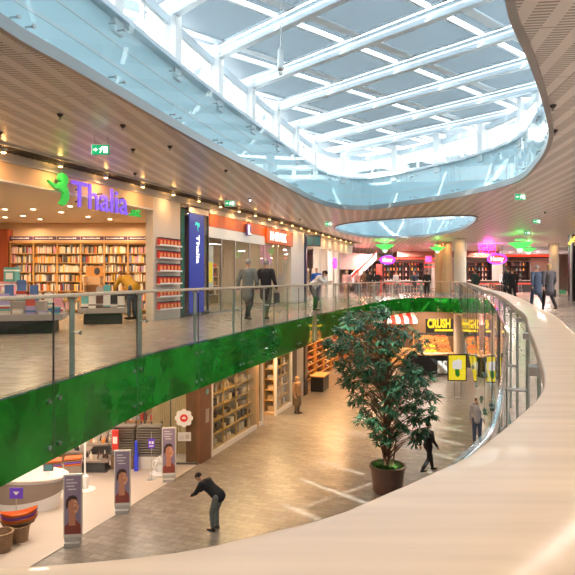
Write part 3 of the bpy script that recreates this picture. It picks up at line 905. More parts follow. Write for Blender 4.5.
# its glass front in separate panes with mullions
nwin = 160
us = [u_col1 + .02, facade(222), facade(236), facade(250), u_sg, facade(278), u_pl - .02]
for i in range(len(us) - 1):
    m = MB(); band(m, FA, us[i] + .03, us[i + 1] - .03, -.06, -.05, .06, 2.72, 0, .5)
    g = m.build('window_%d' % nwin, M['sglass']); struct(g); nwin += 1
    m = MB(); cbox(m, FA, us[i], .05, -.09, -.02, 0, 2.75); band(m, FA, us[i], us[i + 1], -.09, -.02, 0, .06, 0, .6); m.build('mullion', M['steel'], g)
# back wall and fittings inside
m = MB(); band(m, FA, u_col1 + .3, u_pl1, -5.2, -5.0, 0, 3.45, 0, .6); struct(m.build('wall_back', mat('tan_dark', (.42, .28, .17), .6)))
m = MB(); band(m, FA, u_col1 + .1, u_col1 + .25, -1.5, -.6, 0, 3.45, 0, .6); struct(m.build('wall_side', M['tan']))
m = MB(); band(m, FA, u_pl + .2, u_pl1 - .2, -5, -.1, 0, 3.45, 0, .6); struct(m.build('wall_side', M['plaster']))
r = froot('poster', facade(213), -.14, .85, 'tall white poster with yellow picture just inside the shop glass', 'poster')
m = MB(); m.box(-.28, .28, 0, .03, 0, 1.55); m.build('board', M['white'], r); m = MB(); m.box(-.2, .2, -.005, 0, .25, .95); m.build('picture', M['yellow'], r)
r = froot('menu_board', facade(233), -1.1, 1.05, 'dark brown notice board hanging inside the second shop', 'board')
m = MB(); m.box(-.5, .5, 0, .04, 0, .75); m.build('board', mat('choc', (.09, .05, .04), .4), r)
m = MB()
for z in (.15, .3, .45, .58): m.box(-.4, .3, -.005, 0, z, z + .03)
m.build('lines', M['gold'], r)
def clothes_rail(u, o_, cols_, lab):
    r = froot('display_unit', u, o_, 0, lab, 'display unit')
    m = MB(); m.box(-.7, .7, 0, .4, 0, .1); m.box(-.7, -.66, 0, .4, .1, 1.9); m.box(.66, .7, 0, .4, .1, 1.9); m.box(-.66, .66, .38, .4, .1, 1.9); m.build('frame', M['tan'], r)
    for k in range(4):
        m = MB(); m.box(-.66, .66, 0, .38, .5 + k * .4, .53 + k * .4); m.build('shelf', M['soffit'], r)
    for k in range(4):
        for j in range(4):
            cc = rb.choice(cols_)
            m = MB(); x = -.5 + j * .33; m.box(x - .1, x + .1, .08, .28, .535 + k * .4, .535 + k * .4 + rb.uniform(.12, .28)); m.build('boxed_goods', mat('goods_' + cc, {**BC, 'gold': (.7, .45, .15)}[cc], .5), r, bevel=.01)
for i, (px, o_) in enumerate(((226, -4.4), (240, -4.4), (252, -4.4), (272, -4.4), (284, -4.4), (262, -2.4))):
    clothes_rail(u_col1 + 1.2 + 1.6 * i if i < 5 else facade(262), o_, ['gold', 'cream', 'orange', 'red', 'dark brown'], ['tan shelving unit deep in the glass-fronted shop, ', ''][0] + ['farthest left', 'second from left', 'third from left', 'fourth from left', 'farthest right', 'standing in mid floor'][i])

# grey pier, dark post, hanging screen
m = MB(); band(m, FA, u_pl, u_pl1, -.4, .05, 0, 3.66, 0, .5); struct(m.build('wall_pier', M['lgrey']))
m = MB(); cbox(m, FA, facade(304.5), .25, -.2, .12, 0, 3.66); struct(m.build('wall_post', mat('navy', (.02, .03, .10), .3)))
r = thing('hanging_screen', (dep(313.5, 240, 31).x, 31.0, 2.95), .12, 'dark rectangular information screen hanging from the ceiling', 'screen')
m = MB(); m.box(-.40, .40, 0, .12, 0, .60); m.build('casing', M['dark'], r, bevel=.01)
m = MB(); m.box(-.36, -.03, -.006, 0, .06, .54); m.box(.02, .36, -.006, 0, .06, .54); m.build('display', mat('screen', (.05, .13, .14), .2, emit=.4), r)
m = MB(); m.cone((-.3, .06, .6), (-.3, .06, .9), .02, .02, 8); m.cone((.3, .06, .6), (.3, .06, .9), .02, .02, 8); m.build('hanger', M['steel'], r)

# farther shops along the gallery
m = MB(); band(m, FA, u_pl1, UEND, -.12, 0, 3.0, 3.66, 0, .5); struct(m.build('trim_9', M['soffit']))
m = MB(); band(m, FA, u_pl1, UEND, -4.2, -4.0, 0, 3.45, 0, .6); struct(m.build('wall_back', mat('pinkish', (.75, .6, .55), .6)))
for i, px in enumerate((319, 326, 333, 338)):
    m = MB(); cbox(m, FA, facade(px), .5, -.3, .04, 0, 3.66); struct(m.build('wall_pier', M['plaster']))
for i, (px, o_) in enumerate(((309, -2.5), (314, -2.0), (323, -2.0), (329, -2.0), (335, -1.6))):
    clothes_rail(u_pl1 + 1.2 + 2.1 * i, o_, ['red', 'pink', 'dark brown', 'cream'], 'shelving with red and pink goods in the far gallery shops, ' + ['nearest', 'second', 'middle', 'fourth', 'farthest'][i])
r = froot('round_sign', facade(332), .2, 2.2, 'small round pink sign projecting from a far shopfront', 'sign')
m = MB(); m.cone((0, -.06, 0), (0, .06, 0), .34, .34, 24); m.build('disc', M['pink'], r); m = MB(); m.cone((0, .06, 0), (0, .2, 0), .03, .03, 8); m.build('bracket', M['dark'], r)
# ceiling spots in the bookshop
sp = MB(); sp.cone((0, 0, -.01), (0, 0, 0), .085, .085, 16); sp0 = sp.build('recessed_spot', M['white']); m = MB(); m.cone((0, 0, -.015), (0, 0, -.011), .065, .065, 16); m.build('lens', M['spot'], sp0)
tag(sp0, 'round recessed spot in the beige bookshop ceiling', 'spotlight', 'recessed spots in the bookshop ceiling')
for i, (px, py) in enumerate(((5, 209), (33, 209), (23, 215.6), (5, 217), (61, 212), (88, 216.6), (40, 219), (110, 219), (132, 214), (70, 206))):
    c = at(px, py, 3.25); o = sp0 if i == 0 else copy_tree(sp0); o.location = c; o.location.z = 3.249

# ================================================================ LOWER STOREY, LEFT SIDE
m = MB(); m.box(-15.9, -1.2, 23.9, 24.1, LOW, FAS + .08); struct(m.build('wall_back', M['beige']))
# glass wall set back from the shop line
gy = 19.25
m = MB(); m.box(-4.75, -3.05, gy, gy + .015, LOW + .05, FAS); g = m.build('window_170', M['sglass']); struct(g)
m = MB(); m.box(-4.8, -3.0, gy - .03, gy + .04, LOW, LOW + .07); m.box(-4.8, -4.75, gy - .03, gy + .04, LOW, FAS); m.box(-3.93, -3.9, gy - .02, gy + .03, LOW, FAS); m.build('mullion', M['dark'], g)
m = MB()
for i in range(22):
    x = -4.7 + i * .075; m.cone((x, gy + .9, LOW + .1), (x, gy + .9, FAS - .05), .036, .036, 8)
cu = m.build('curtain', mat('curtain_tan', (.60, .47, .28), .8)); tag(cu, 'sand-coloured pleated curtain behind the glass wall with the flower sticker', 'curtain')
r = thing('flower_sign', ((184 - 287.5) * gy / 575, gy - .012, 1.25 - 140 * gy / 575), 0, 'white daisy-shaped sticker with red centre on the tan glass wall', 'sign')
for k in range(8):
    a = k * PI / 4; m = MB(); m.sphere((.21 * math.cos(a), 0, .21 * math.sin(a)), .10, 10, 6, 0, (1, .05, 1)); m.build('petal', M['white'], r)
m = MB(); m.cone((0, -.012, 0), (0, .0, 0), .13, .13, 20); m.build('centre', M['red'], r)
m = MB(); m.box(-.06, .06, -.016, -.012, -.03, .03); m.box(-.03, .03, -.016, -.012, .04, .055); m.build('mark', M['white'], r)
r = thing('notice', ((184.5 - 287.5) * gy / 575, gy - .012, 1.25 - 163 * gy / 575), 0, 'small pale square notice below the daisy sticker', 'notice')
m = MB(); m.box(-.22, .22, -.004, .0, 0, .30); m.build('sheet', M['lgrey'], r)
m = MB(); m.box(.04, .16, -.006, -.004, .08, .22); m.box(-.16, -.02, -.006, -.004, .08, .10); m.box(-.16, -.02, -.006, -.004, .14, .16); m.build('print', M['grey'], r)
# brown pillar
ub0, ub1 = facade(198.5), facade(209.5)
r = froot('pillar', (ub0 + ub1) / 2, 0, LOW, 'dark red-brown clad pillar with round notices between the glass wall and the shelf window', 'pillar')
wb = ub1 - ub0
m = MB(); m.box(-wb / 2, wb / 2, -.05, .5, 0, 4.13); m.build('cladding', M['brown'], r, bevel=.01)
for (z, c_) in ((2.35, 'teal'), (2.7, 'white')):
    m = MB(); m.cone((0.1, -.065, z), (.1, -.05, z), .10, .10, 16); m.build('round_notice', mat('box_' + c_, BC[c_], .4), r)
m = MB()
for k in range(8): m.box(-.02, .22, -.06, -.05, 1.3 + k * .06, 1.33 + k * .06)
m.build('vent', M['lgrey'], r)
# display windows with gold shelving
def shelf_window(ua, ub, label, tagword, n_b):
    c = FA.at(ua); t = FA.at(ub) - FA.at(ua); Lw = t.length; rz = math.atan2(t.y, t.x)
    r = thing('shop_window', (c.x, c.y, LOW), rz, label, 'shop window')
    m = MB(); m.box(0, .10, -.06, .06, 0, 4.12); m.box(Lw - .10, Lw, -.06, .06, 0, 4.12); m.box(.1, Lw - .1, -.06, .06, 0, .16); m.box(.1, Lw - .1, -.06, .06, 3.98, 4.12); m.build('frame', M['white'], r)
    m = MB(); m.box(.1, Lw - .1, -.005, .005, .16, 3.98); m.build('pane', M['sglass'], r)
    m = MB(); m.box(.0, Lw, .62, .66, 0, 4.1); m.box(0, Lw, .06, .62, 0, .14); m.build('back_panel', M['beige'], r)
    for i in range(n_b + 1):
        x = .14 + (Lw - .28) * i / n_b
        m = MB(); m.box(x - .02, x + .02, .10, .14, .14, 3.98); m.box(x - .02, x + .02, .56, .60, .14, 3.98); m.build('upright', M['gold'], r)
    hs_ = [.62, 1.1, 1.58, 2.06, 2.54, 3.02]
    for z in hs_:
        m = MB(); m.box(.12, Lw - .12, .10, .60, z, z + .03); m.build('shelf', M['gold'], r)
    lx0 = (ua + ub) / 2
    for i in range(n_b):
        for k, z in enumerate([.14] + [h + .03 for h in hs_]):
            xa = .14 + (Lw - .28) * i / n_b + .12; xb = .14 + (Lw - .28) * (i + 1) / n_b - .12
            x = xa
            while x < xb - .1:
                kind = rb.choice(['box', 'box', 'book', 'vase', 'book'])
                cc = rb.choice(['cream', 'white', 'white', 'black', 'dark brown', 'cream', 'grey'])
                mm = mat('goods_' + cc, BC[cc], .5)
                m = MB()
                if kind == 'box': w_ = rb.uniform(.2, .3); h_ = rb.uniform(.1, .2); m.box(-w_ / 2, w_ / 2, -.13, .13, 0, h_); m.box(-w_ / 2 - .005, w_ / 2 + .005, -.135, .135, h_, h_ + .03)
                elif kind == 'book': w_ = .2; h_ = .3; m.box(-.09, .09, -.1, -.06, 0, h_); m.box(-.07, .11, -.04, 0, 0, h_ * .9)
                else: w_ = .18; m.lathe([(0, 0), (.06, 0), (.085, .1), (.07, .18), (.03, .24), (.04, .28), (0, .28)], 12)
                p = Matrix.Rotation(rz, 3, 'Z') @ Vector((x + w_ / 2, .33, 0))
                kn = {'box': 'storage_box', 'book': 'picture_book', 'vase': 'vase'}[kind]
                o = m.build(kn, mm, None, loc=(c.x + p.x, c.y + p.y, LOW + z + .001), rz=rz)
                tag(o, '%s %s on %s of the %s, %s' % (cc, kn.replace('_', ' '), ['the floor', 'the lowest shelf', 'the second shelf', 'the third shelf', 'the fourth shelf', 'the fifth shelf', 'the top shelf'][k], tagword, ['first bay', 'second bay', 'third bay', 'last bay'][min(3, i)]), kn.split('_')[-1], 'goods in the ' + tagword)
                x += w_ + rb.uniform(.03, .15)
    mid = Matrix.Rotation(rz, 3, 'Z') @ Vector((Lw / 2, .3, 0))
    for q in (.25, .75):
        mid = Matrix.Rotation(rz, 3, 'Z') @ Vector((Lw * q, .35, 0)); lamp(c.x + mid.x, c.y + mid.y, FAS - .05, 110, .35, (1, .66, .34), name='window_lamp')
shelf_window(facade(210), facade(262), 'large white-framed shop window with gold shelves of pale goods', 'large shelf window', 4)
shelf_window(facade(275), facade(291), 'narrower white-framed shop window with gold shelves beyond the entrance', 'narrow shelf window', 2)
m = MB(); band(m, FA, facade(262), facade(275), -2.6, -2.5, LOW, FAS, 0, .5); struct(m.build('wall_back', M['beige']))
cc = FA.off(facade(268), -1.2); lamp(cc.x, cc.y, FAS - .03, 160, .6, (1, .66, .36), name='entrance_lamp')
def wareshelf(u, o_, label, cols_, w_=1.8):
    r = froot('shop_shelving', u, o_, LOW, label, 'shelving')
    m = MB(); m.box(-w_ / 2, w_ / 2, .5, .54, 0, 3.0); m.box(-w_ / 2, -w_ / 2 + .05, 0, .5, 0, 3.0); m.box(w_ / 2 - .05, w_ / 2, 0, .5, 0, 3.0); m.build('carcass', mat('amber', (.65, .30, .08), .5), r)
    for k in range(7):
        m = MB(); m.box(-w_ / 2 + .05, w_ / 2 - .05, 0, .5, .3 + k * .4, .33 + k * .4); m.build('shelf', M['oak'], r)
        for j in range(6):
            x = -w_ / 2 + .2 + j * (w_ - .4) / 5; cc = rb.choice(cols_)
            m = MB(); m.sphere((x, .2, .33 + k * .4 + .07), .07, 8, 6, 0, (1.1, 2.0, .9)); m.box(x - .06, x + .06, .05, .35, .33 + k * .4, .35 + k * .4)
            m.build('shoe', mat('goods_' + cc, BC[cc], .5), r)
m = MB(); band(m, FA, facade(291.5), facade(303), -.5, .02, LOW, FAS, 0, .5); struct(m.build('wall_pier', M['grey']))
m = MB(); band(m, FA, facade(292), facade(296), .02, .04, LOW, FAS - .4, 0, .5); struct(m.build('door_1', M['dark']))
m = MB(); cbox(m, FA, facade(304.6), .5, -.4, .1, LOW, FAS); struct(m.build('wall_pier', mat('dark_pier', (.10, .08, .07), .4)))
m = MB(); band(m, FA, facade(303), UEND, -3.1, -3.0, LOW, FAS, 0, .5); struct(m.build('wall_back', M['tan']))
for i, (px, o_) in enumerate(((307.5, -.5), (311.5, -.5), (318, -.5), (324, -.5), (331, -.5))):
    wareshelf(facade(306.5) + .9 + 2.0 * i, o_, 'amber-lit shoe shelving along the ground arcade, ' + ['nearest the dark pier', 'second from the dark pier', 'third from the dark pier', 'fourth from the dark pier', 'farthest away'][i], ['dark brown', 'black', 'dark brown', 'cream', 'red'])
    cc = FA.off(facade(306.5) + .9 + 2.0 * i, .2); lamp(cc.x, cc.y, FAS - .03, 60, .4, (1, .55, .22), name='shoe_lamp')
r = froot('display_block', facade(312), .45, LOW, 'black low display block with shoes in front of the shoe shelving', 'display block')
m = MB(); m.box(-.7, .7, -.35, .35, 0, .8); m.build('block', M['black'], r, bevel=.02)
m = MB(); m.box(-.75, .75, -.4, .4, .8, .86); m.build('top', M['oak'], r)

# ---------------------------------------------------------------- open ground-level shop: counter, banners, baskets
r = thing('reception_counter', (-7.15, 15.75, LOW), -0.10, 'white boat-shaped service counter with taupe upper panel', 'counter')
def ell(a, b, n=40): return [(a * math.cos(2 * PI * i / n), b * math.sin(2 * PI * i / n)) for i in range(n)]
m = MB()
for (z0, z1, s0, s1, mi) in ((0, .12, .80, .82, 0),):
    pass
prof_c = [(.78, 0), (.80, .12), (.86, .40), (.95, .74), (1.0, .84)]
m.lathe([(r_, z) for (r_, z) in prof_c], 48, sx=1.15, sy=.62); m.build('body', M['white'], r, smooth=True)
m = MB(); n_ = 48; vv = []; 
for i in range(n_):
    a = 2 * PI * i / n_; zlow = .40 + .20 * math.sin(a + .6)
    for (z, k_) in ((zlow, .87 + (zlow - .4) * .28 + .012), (.80, .985 + .01)): vv.append((1.15 * k_ * math.cos(a), .62 * k_ * math.sin(a), z))
m.add(vv, [(2 * i, 2 * ((i + 1) % n_), 2 * ((i + 1) % n_) + 1, 2 * i + 1) for i in range(n_)]); m.build('side_panel', mat('taupe', (.30, .24, .20), .4), r, smooth=True)
m = MB(); m.lathe([(0, .84), (1.02, .84), (1.03, .87), (1.02, .90), (0, .90)], 48, sx=1.15, sy=.62); m.build('worktop', mat('counter_top', (.62, .54, .48), .3), r)
r2 = thing('card_terminal', (-6.55, 15.75, LOW + .90), .2, 'small black tablet on a stand on the white counter', 'tablet')
m = MB(); m.extr([(-.13, .06), (.13, .06), (.13, .25), (-.13, .25)], -.01, .01); m.build('screen', M['dark'], r2); m = MB(); m.box(-.1, .1, -.011, -.010, .08, .23); m.build('display', mat('screen', (.05, .13, .14), .2, emit=.4), r2)
m = MB(); m.box(-.08, .08, -.06, .06, 0, .015); m.cone((0, 0, .01), (0, 0, .08), .015, .015, 8); m.build('stand', M['steel'], r2)
lamp(-6.9, 14.3, FAS - .02, 40, .3, NEUT, name='shop_lamp')

SK = mat('poster_skin', (.52, .24, .15), .5); SKL = mat('poster_skin_light', (.70, .38, .25), .5); PH = mat('poster_hair', (.05, .03, .03), .5); PB = mat('poster_lavender', (.27, .22, .34), .5, noise=.1, nscale=3)
def banner_stand(px, ybase, label):
    D = 575 * 6.25 / (ybase - 278)
    r = thing('banner_stand', ((px - 287.5) * D / 575, D, LOW), .12, label, 'banner stand', 'portrait banner stands')
    m = MB(); m.box(-.17, .17, -.16, .16, 0, .10); m.box(-.19, .19, -.05, .05, .10, .20); m.build('base', M['grey'], r, bevel=.01)
    m = MB(); m.box(-.215, .215, -.03, .03, .18, 1.66); m.build('frame', M['lgrey'], r, bevel=.008)
    m = MB(); m.box(-.185, .185, -.034, -.03, .26, 1.62); p = m.build('poster', PB, r)
    m = MB(); m.extr([(-.185, .26), (.185, .26), (.185, .46), (.10, .56), (.02, .62), (-.06, .56), (-.185, .44)], -.0365, -.034); m.build('shoulders', mat('poster_dress', (.25, .06, .05), .5), p)
    m = MB(); m.extr([(-.09, .46), (.07, .46), (.06, .62), (.05, .8), (-.08, .8)], -.0385, -.034); m.build('neck', SK, p)
    m = MB(); m.extr([(.14 * .95 * math.cos(t) * .85 + .0, .93 + .20 * math.sin(t)) for t in [k * PI / 12 for k in range(24)]], -.0405, -.034); m.build('face', SK, p)
    m = MB(); m.extr([(.02, .80), (.09, .86), (.118, .95), (.15, .92), (.125, .84), (.11, .78), (.06, .74)], -.0415, -.034); m.extr([(.02, .90), (.09, .92), (.10, 1.02), (.03, 1.06)], -.0415, -.034); m.build('cheek', SKL, p)
    m = MB(); m.extr([(-.14, .84), (-.10, .90), (-.09, 1.02), (-.02, 1.08), (.08, 1.07), (.115, 1.02), (.10, 1.12), (.02, 1.17), (-.08, 1.15), (-.14, 1.06), (-.155, .95)], -.0425, -.034); m.build('hair', PH, p)
    m = MB(); m.box(.035, .075, -.0425, -.034, .965, .98); m.box(.05, .09, -.0425, -.034, .83, .845); m.build('features', PH, p)
    m = MB()
    for k, (a, b) in enumerate(((-.14, .02), (-.14, .10), (-.14, .04), (-.10, .08))): 
        x = a
        while x < b: w_ = rb.uniform(.025, .05); m.box(x, min(b, x + w_), -.036, -.034, 1.52 - k * .075, 1.545 - k * .075); x += w_ + .01
    m.build('text_lines', M['white'], p)
banner_stand(73, 544.5, 'portrait banner stand nearest the camera, its base just above the handrail')
banner_stand(122.5, 512, 'middle one of the three portrait banner stands')
banner_stand(169, 481, 'portrait banner stand farthest back, beside the daisy sticker')

def basket(px, py, label, rad=.24, h=.42, cargo=('orange', 'purple')):
    c = at(px, py, LOW)
    r = thing('wicker_basket', c, rb.uniform(0, 1), label, 'basket')
    m = MB(); m.lathe([(0, .0), (rad * .8, 0), (rad, h), (rad - .03, h), (rad * .8 - .03, .03), (0, .03)], 18); m.build('basket', M['wicker'], r)
    m = MB(); m.lathe([(rad - .03, h), (rad + .015, h), (rad + .015, h + .03), (rad - .03, h + .03), (rad - .03, h)], 18); m.build('rim', M['wicker'], r)
    return c
def boat(px, py, z, ln, rz, label):
    c = at(px, py, LOW)
    r = thing('gift_tray', (c.x, c.y, LOW + z), rz, label, 'tray')
    for k, (mt, zz) in enumerate(((M['wicker'], 0), (M['orange'], .07), (mat('tray_purple', (.22, .10, .5), .5), .14), (M['orange'], .21))):
        m = MB(); n_ = 20; pr = []
        for i in range(n_): a = 2 * PI * i / n_; pr.append((ln * math.cos(a), .16 * math.sin(a)))
        v0 = [(x * .8, y * .8, zz) for x, y in pr]; v1 = [(x, y, zz + .06 + .10 * (x / ln) ** 2) for x, y in pr]
        m.add(v0 + v1, [(i, (i + 1) % n_, n_ + (i + 1) % n_, n_ + i) for i in range(n_)] + [tuple(range(n_))]); m.build('liner' if k else 'tray', mt, r)
basket(2, 551, 'round wicker basket at the bottom left corner above the handrail')
basket(20, 541, 'round wicker basket behind the corner one, under the orange tray', .22, .36)
boat(19, 541, .40, .42, .5, 'boat-shaped tray with orange and purple liners on the wicker basket')
r = thing('price_sign', (at(17, 535, LOW).x, 13.95, LOW + .9), 0, 'small purple sign with white arrow above the baskets', 'sign')
m = MB(); m.box(-.16, .16, -.01, .01, 0, .26); m.build('plate', mat('sign_purple', (.10, .04, .42), .4, emit=.2), r); m = MB(); m.extr([(-.08, .17), (.08, .17), (0, .08)], -.014, -.01); m.build('arrow', M['white'], r); m = MB(); m.cone((0, 0, -.9), (0, 0, 0), .01, .01, 8); m.build('stem', M['steel'], r)
for i, (px, py) in enumerate(((53, 480), (73, 477))):
    c = at(px, py, LOW)
    r = thing('stock_cart', (c.x, c.y, LOW), .3, 'wheeled cart piled with orange trays behind the counter, ' + ['left one', 'right one'][i], 'cart')
    m = MB(); m.box(-.26, .26, -.2, .2, .12, .40); m.build('bin', mat('taupe', (.30, .24, .20), .4), r)
    for sx in (-1, 1):
        for sy in (-1, 1):
            m = MB(); m.cone((sx * .2 - .015, sy * .15, .06), (sx * .2 + .015, sy * .15, .06), .06, .06, 12); m.build('wheel', M['black'], r)
    for k in range(4):
        m = MB(); m.box(-.25, .25, -.19, .19, .41 + k * .06, .45 + k * .06); m.build('tray', [M['orange'], mat('tray_purple', (.22, .10, .5), .5), M['wicker'], M['orange']][k], r, bevel=.01)
# round lamp pole with white base
r = thing('white_pole', (at(85, 490, LOW).x, 16.95, LOW), 0, 'slim white pole on a round white base in the open shop', 'pole')
m = MB(); m.lathe([(0, 0), (.30, 0), (.30, .03), (.10, .06), (.10, .42), (.04, .46), (0, .46)], 24); m.build('base', M['white'], r, smooth=False)
m = MB(); m.cone((0, 0, .4), (0, 0, 4.10), .028, .028, 12); m.build('pole', M['white'], r)
# stacked display shelving towers
for i, px in enumerate((124, 150)):
    D = 19.0; r = thing('stacked_display', ((px - 287.5) * D / 575, D, LOW + .0), .0, ['left', 'right'][i] + ' tower of thin stacked trays behind the banner stands', 'display tower')
    m = MB(); m.box(-.36, .36, -.25, .25, 0, .42); m.build('box', M['wicker'] if i == 0 else M['lgrey'], r)
    for k in range(12):
        m = MB(); m.box(-.38, .38, -.24, .24, .46 + k * .082, .48 + k * .082); m.box(-.38, .38, -.245, -.235, .48 + k * .082, .50 + k * .082); m.build('tray', mat('tray_steel', (.30, .28, .25), .35, .5), r)
    m = MB(); m.box(-.02, .02, .18, .24, .4, 1.47); m.box(-.36, -.32, .18, .24, .4, 1.47); m.box(.32, .36, .18, .24, .4, 1.47); m.build('upright', M['dark'], r)
r = thing('perfume_bottle_sign', ((137 - 287.5) * 18.7 / 575, 18.6, LOW), 0, 'slim royal blue display post between the two tray towers', 'display')
m = MB(); m.box(-.06, .06, -.05, .05, 0, .55); m.box(-.04, .04, -.04, .04, .55, .98); m.build('post', mat('royal', (.03, .05, .6), .3, emit=.2), r, bevel=.01)
r = thing('wall_panel_sign', ((115 - 287.5) * 18.4 / 575, 18.4, LOW + .75), 0, 'narrow red and white light box left of the tray towers', 'sign')
m = MB(); m.box(-.10, .10, 0, .08, 0, .62); m.build('box', M['red'], r, bevel=.01); m = MB(); m.box(-.07, .07, -.006, 0, .2, .42); m.build('label', M['white'], r)
m = MB(); m.cone((0, .04, -.75), (0, .04, 0), .02, .02, 8); m.build('stem', M['dark'], r)
pts = [(-.12 + -.14 * math.sin(PI * k / 10), .04, .0 + .68 * k / 10) for k in range(11)]
m = MB(); m.tube(pts, .012, 6); m.build('loop', M['dark'], r)
r = thing('price_sign', ((151.5 - 287.5) * 17.8 / 575, 17.8, LOW), 0, 'purple price sign with white marks on a tall pole', 'sign')
m = MB(); m.cone((0, 0, 0), (0, 0, 1.5), .012, .012, 8); m.cone((0, 0, 0), (0, 0, .02), .14, .14, 16); m.build('stand', M['steel'], r)
m = MB(); m.box(-.10, .10, -.02, 0, .98, 1.28); p = m.build('plate', mat('sign_purple', (.10, .04, .42), .4, emit=.2), r)
m = MB(); m.box(-.07, -.02, -.024, -.02, 1.12, 1.20); m.box(.01, .07, -.024, -.02, 1.12, 1.20); m.box(-.06, .06, -.024, -.02, 1.04, 1.07); m.build('marks', M['white'], p)
# ornate white plaster stand
c = at(161, 474, LOW)
r = thing('plaster_stand', (c.x, c.y, LOW), 0, 'ornate white openwork plaster stand beside the third banner', 'stand')
m = MB(); m.lathe([(0, 0), (.34, 0), (.34, .06), (.16, .12), (.10, .3), (.2, .42), (.2, .48), (0, .5)], 20); m.build('base', M['white'], r, smooth=False)
for k in range(6):
    a = k * PI / 3; pts = [(.10 * math.cos(a) + .18 * math.cos(a) * math.sin(PI * q / 8), .10 * math.sin(a) + .18 * math.sin(a) * math.sin(PI * q / 8), .08 + .45 * q / 8) for q in range(9)]
    m = MB(); m.tube(pts, .022, 6); m.build('scroll', M['white'], r)
# low product tables further back
for i, (px, py) in enumerate(((94, 466), (74, 457), (104, 449), (46, 452), (122, 438))):
    c = at(px, py + 4, LOW)
    r = thing('product_table', (c.x, min(23.4, c.y), LOW), .1 * i, 'low table of small goods at the back of the open shop, ' + ['front one', 'beside the counter', 'behind the front one', 'farthest left', 'farthest right'][i], 'table')
    m = MB(); m.box(-.5, .5, -.3, .3, .0, .06); m.box(-.42, .42, -.24, .24, .06, .34); m.build('base', M['wicker'] if i % 2 else M['dark'], r); m = MB(); m.box(-.55, .55, -.34, .34, .34, .40); m.build('top', mat('taupe', (.30, .24, .20), .4), r)
    for q in range(14):
        cc = rb.choice(['white', 'dark brown', 'grey', 'red', 'black', 'orange', 'cream']); x, y = rb.uniform(-.45, .45), rb.uniform(-.26, .26)
        m = MB(); m.lathe([(0, .40), (.04, .40), (.05, .46), (.03, .52), (.015, .55), (.015, .60), (0, .60)], 8, (x, y, 0)); m.build('bottle', mat('goods_' + cc, BC[cc], .4), r)
r = thing('wall_shelving', (-5.8, 23.6, LOW), 0, 'beige wall shelving with goods along the rear of the open shop', 'shelving')
m = MB(); m.box(-4, 3, .1, .24, 0, 3.2); m.build('back_board', M['beige'], r)
for k in range(6):
    m = MB(); m.box(-4, 3, -.2, .1, .4 + k * .5, .44 + k * .5); m.build('shelf', M['oak'], r)
m = MB(); 
for k in range(6):
    x = -3.9
    while x < 2.9:
        w_ = rb.uniform(.06, .16); m.box(x, x + w_, -.15, .05, .44 + k * .5, .44 + k * .5 + rb.uniform(.12, .3), rb.randrange(5)); x += w_ + rb.uniform(.01, .08)
g = m.build('goods', [mat('goods_' + q, BC[q], .4) for q in ('white', 'dark brown', 'red', 'grey', 'cream')], r); g['kind'] = 'stuff'

# ================================================================ COLUMNS
def column(px, D, r_, label, mt=None, zb=LOW):
    x = (px - 287.5) * D / 575
    o = thing('column', (x, D, zb), 0, label, 'column')
    m = MB(); m.cone((0, 0, 0), (0, 0, CEIL - zb - .02), r_, r_, 28); m.build('shaft', mt or M['plaster'], o, smooth=False)
    for z in ((0.0, 5.0) if zb < -1 else (0.0,)):
        m = MB(); m.cone((0, 0, z), (0, 0, z + .18), r_ + .02, r_ + .02, 28); m.build('collar', M['steel'], o)
    return x
column(460, 37.9, .40, 'thick pale round column rising past the far end of the green fascia')
column(447.5, 41.5, .34, 'tan clad round column just left of the thick pale one', mat('column_tan', (.62, .42, .26), .5), 0)
column(439.5, 42.5, .34, 'tan clad round column farther left, behind the green lamp', mat('column_tan', (.62, .42, .26), .5), 0)
column(554, 43, .34, 'pale round column behind the walking group on the right', None, 0)
for (px, D) in ((460, 36.9), (447.5, 40.7), (439.5, 41.7), (554, 42.2)):
    lamp((px - 287.5) * D / 575, D, CEIL - .1, 12, .15, (1, .55, .2), name='column_lamp')

# ================================================================ GREEN LAMPS, EXIT SIGNS, SMALL CEILING THINGS
def green_lamp(px, py, D, s_, label):
    x = (px - 287.5) * D / 575; z = EYE + (HOR - py) * D / 575
    r = thing('pendant_lamp', (x, D, z), 0, label, 'lamp', None)
    m = MB(); m.lathe([(0.05 * s_, 0), (.30 * s_, .16 * s_), (.70 * s_, .42 * s_), (.72 * s_, .45 * s_), (.66 * s_, .45 * s_), (.28 * s_, .20 * s_), (.0, .06 * s_)], 28); m.build('shade', M['lime'], r, smooth=True)
    m = MB(); m.sphere((0, 0, .06 * s_), .17 * s_, 14, 10); m.build('bulb', M['limec'], r, smooth=True)
    m = MB(); m.cone((0, 0, .1 * s_), (0, 0, CEIL - z), .015, .015, 8); m.build('stem', M['steel'], r)
    m = MB(); m.lathe([(0, .62 * s_), (.28 * s_, .62 * s_), (.28 * s_, .66 * s_), (0, .66 * s_)], 20); m.build('top_disc', M['lime'], r)
    lamp(x, D, z + .3, 12 * s_, .3, (.2, 1, .25), up=True, name='green_glow')
green_lamp(520, 250, 34, .95, 'big green cone lamp hanging right of the pink neon sign')
green_lamp(528.5, 253, 42, .75, 'smaller green cone lamp behind the big one on the right')
green_lamp(437.5, 252, 39, .70, 'green cone lamp hanging beside the tan columns')
green_lamp(385, 251, 40, .95, 'green cone lamp hanging left of the columns over the food court')

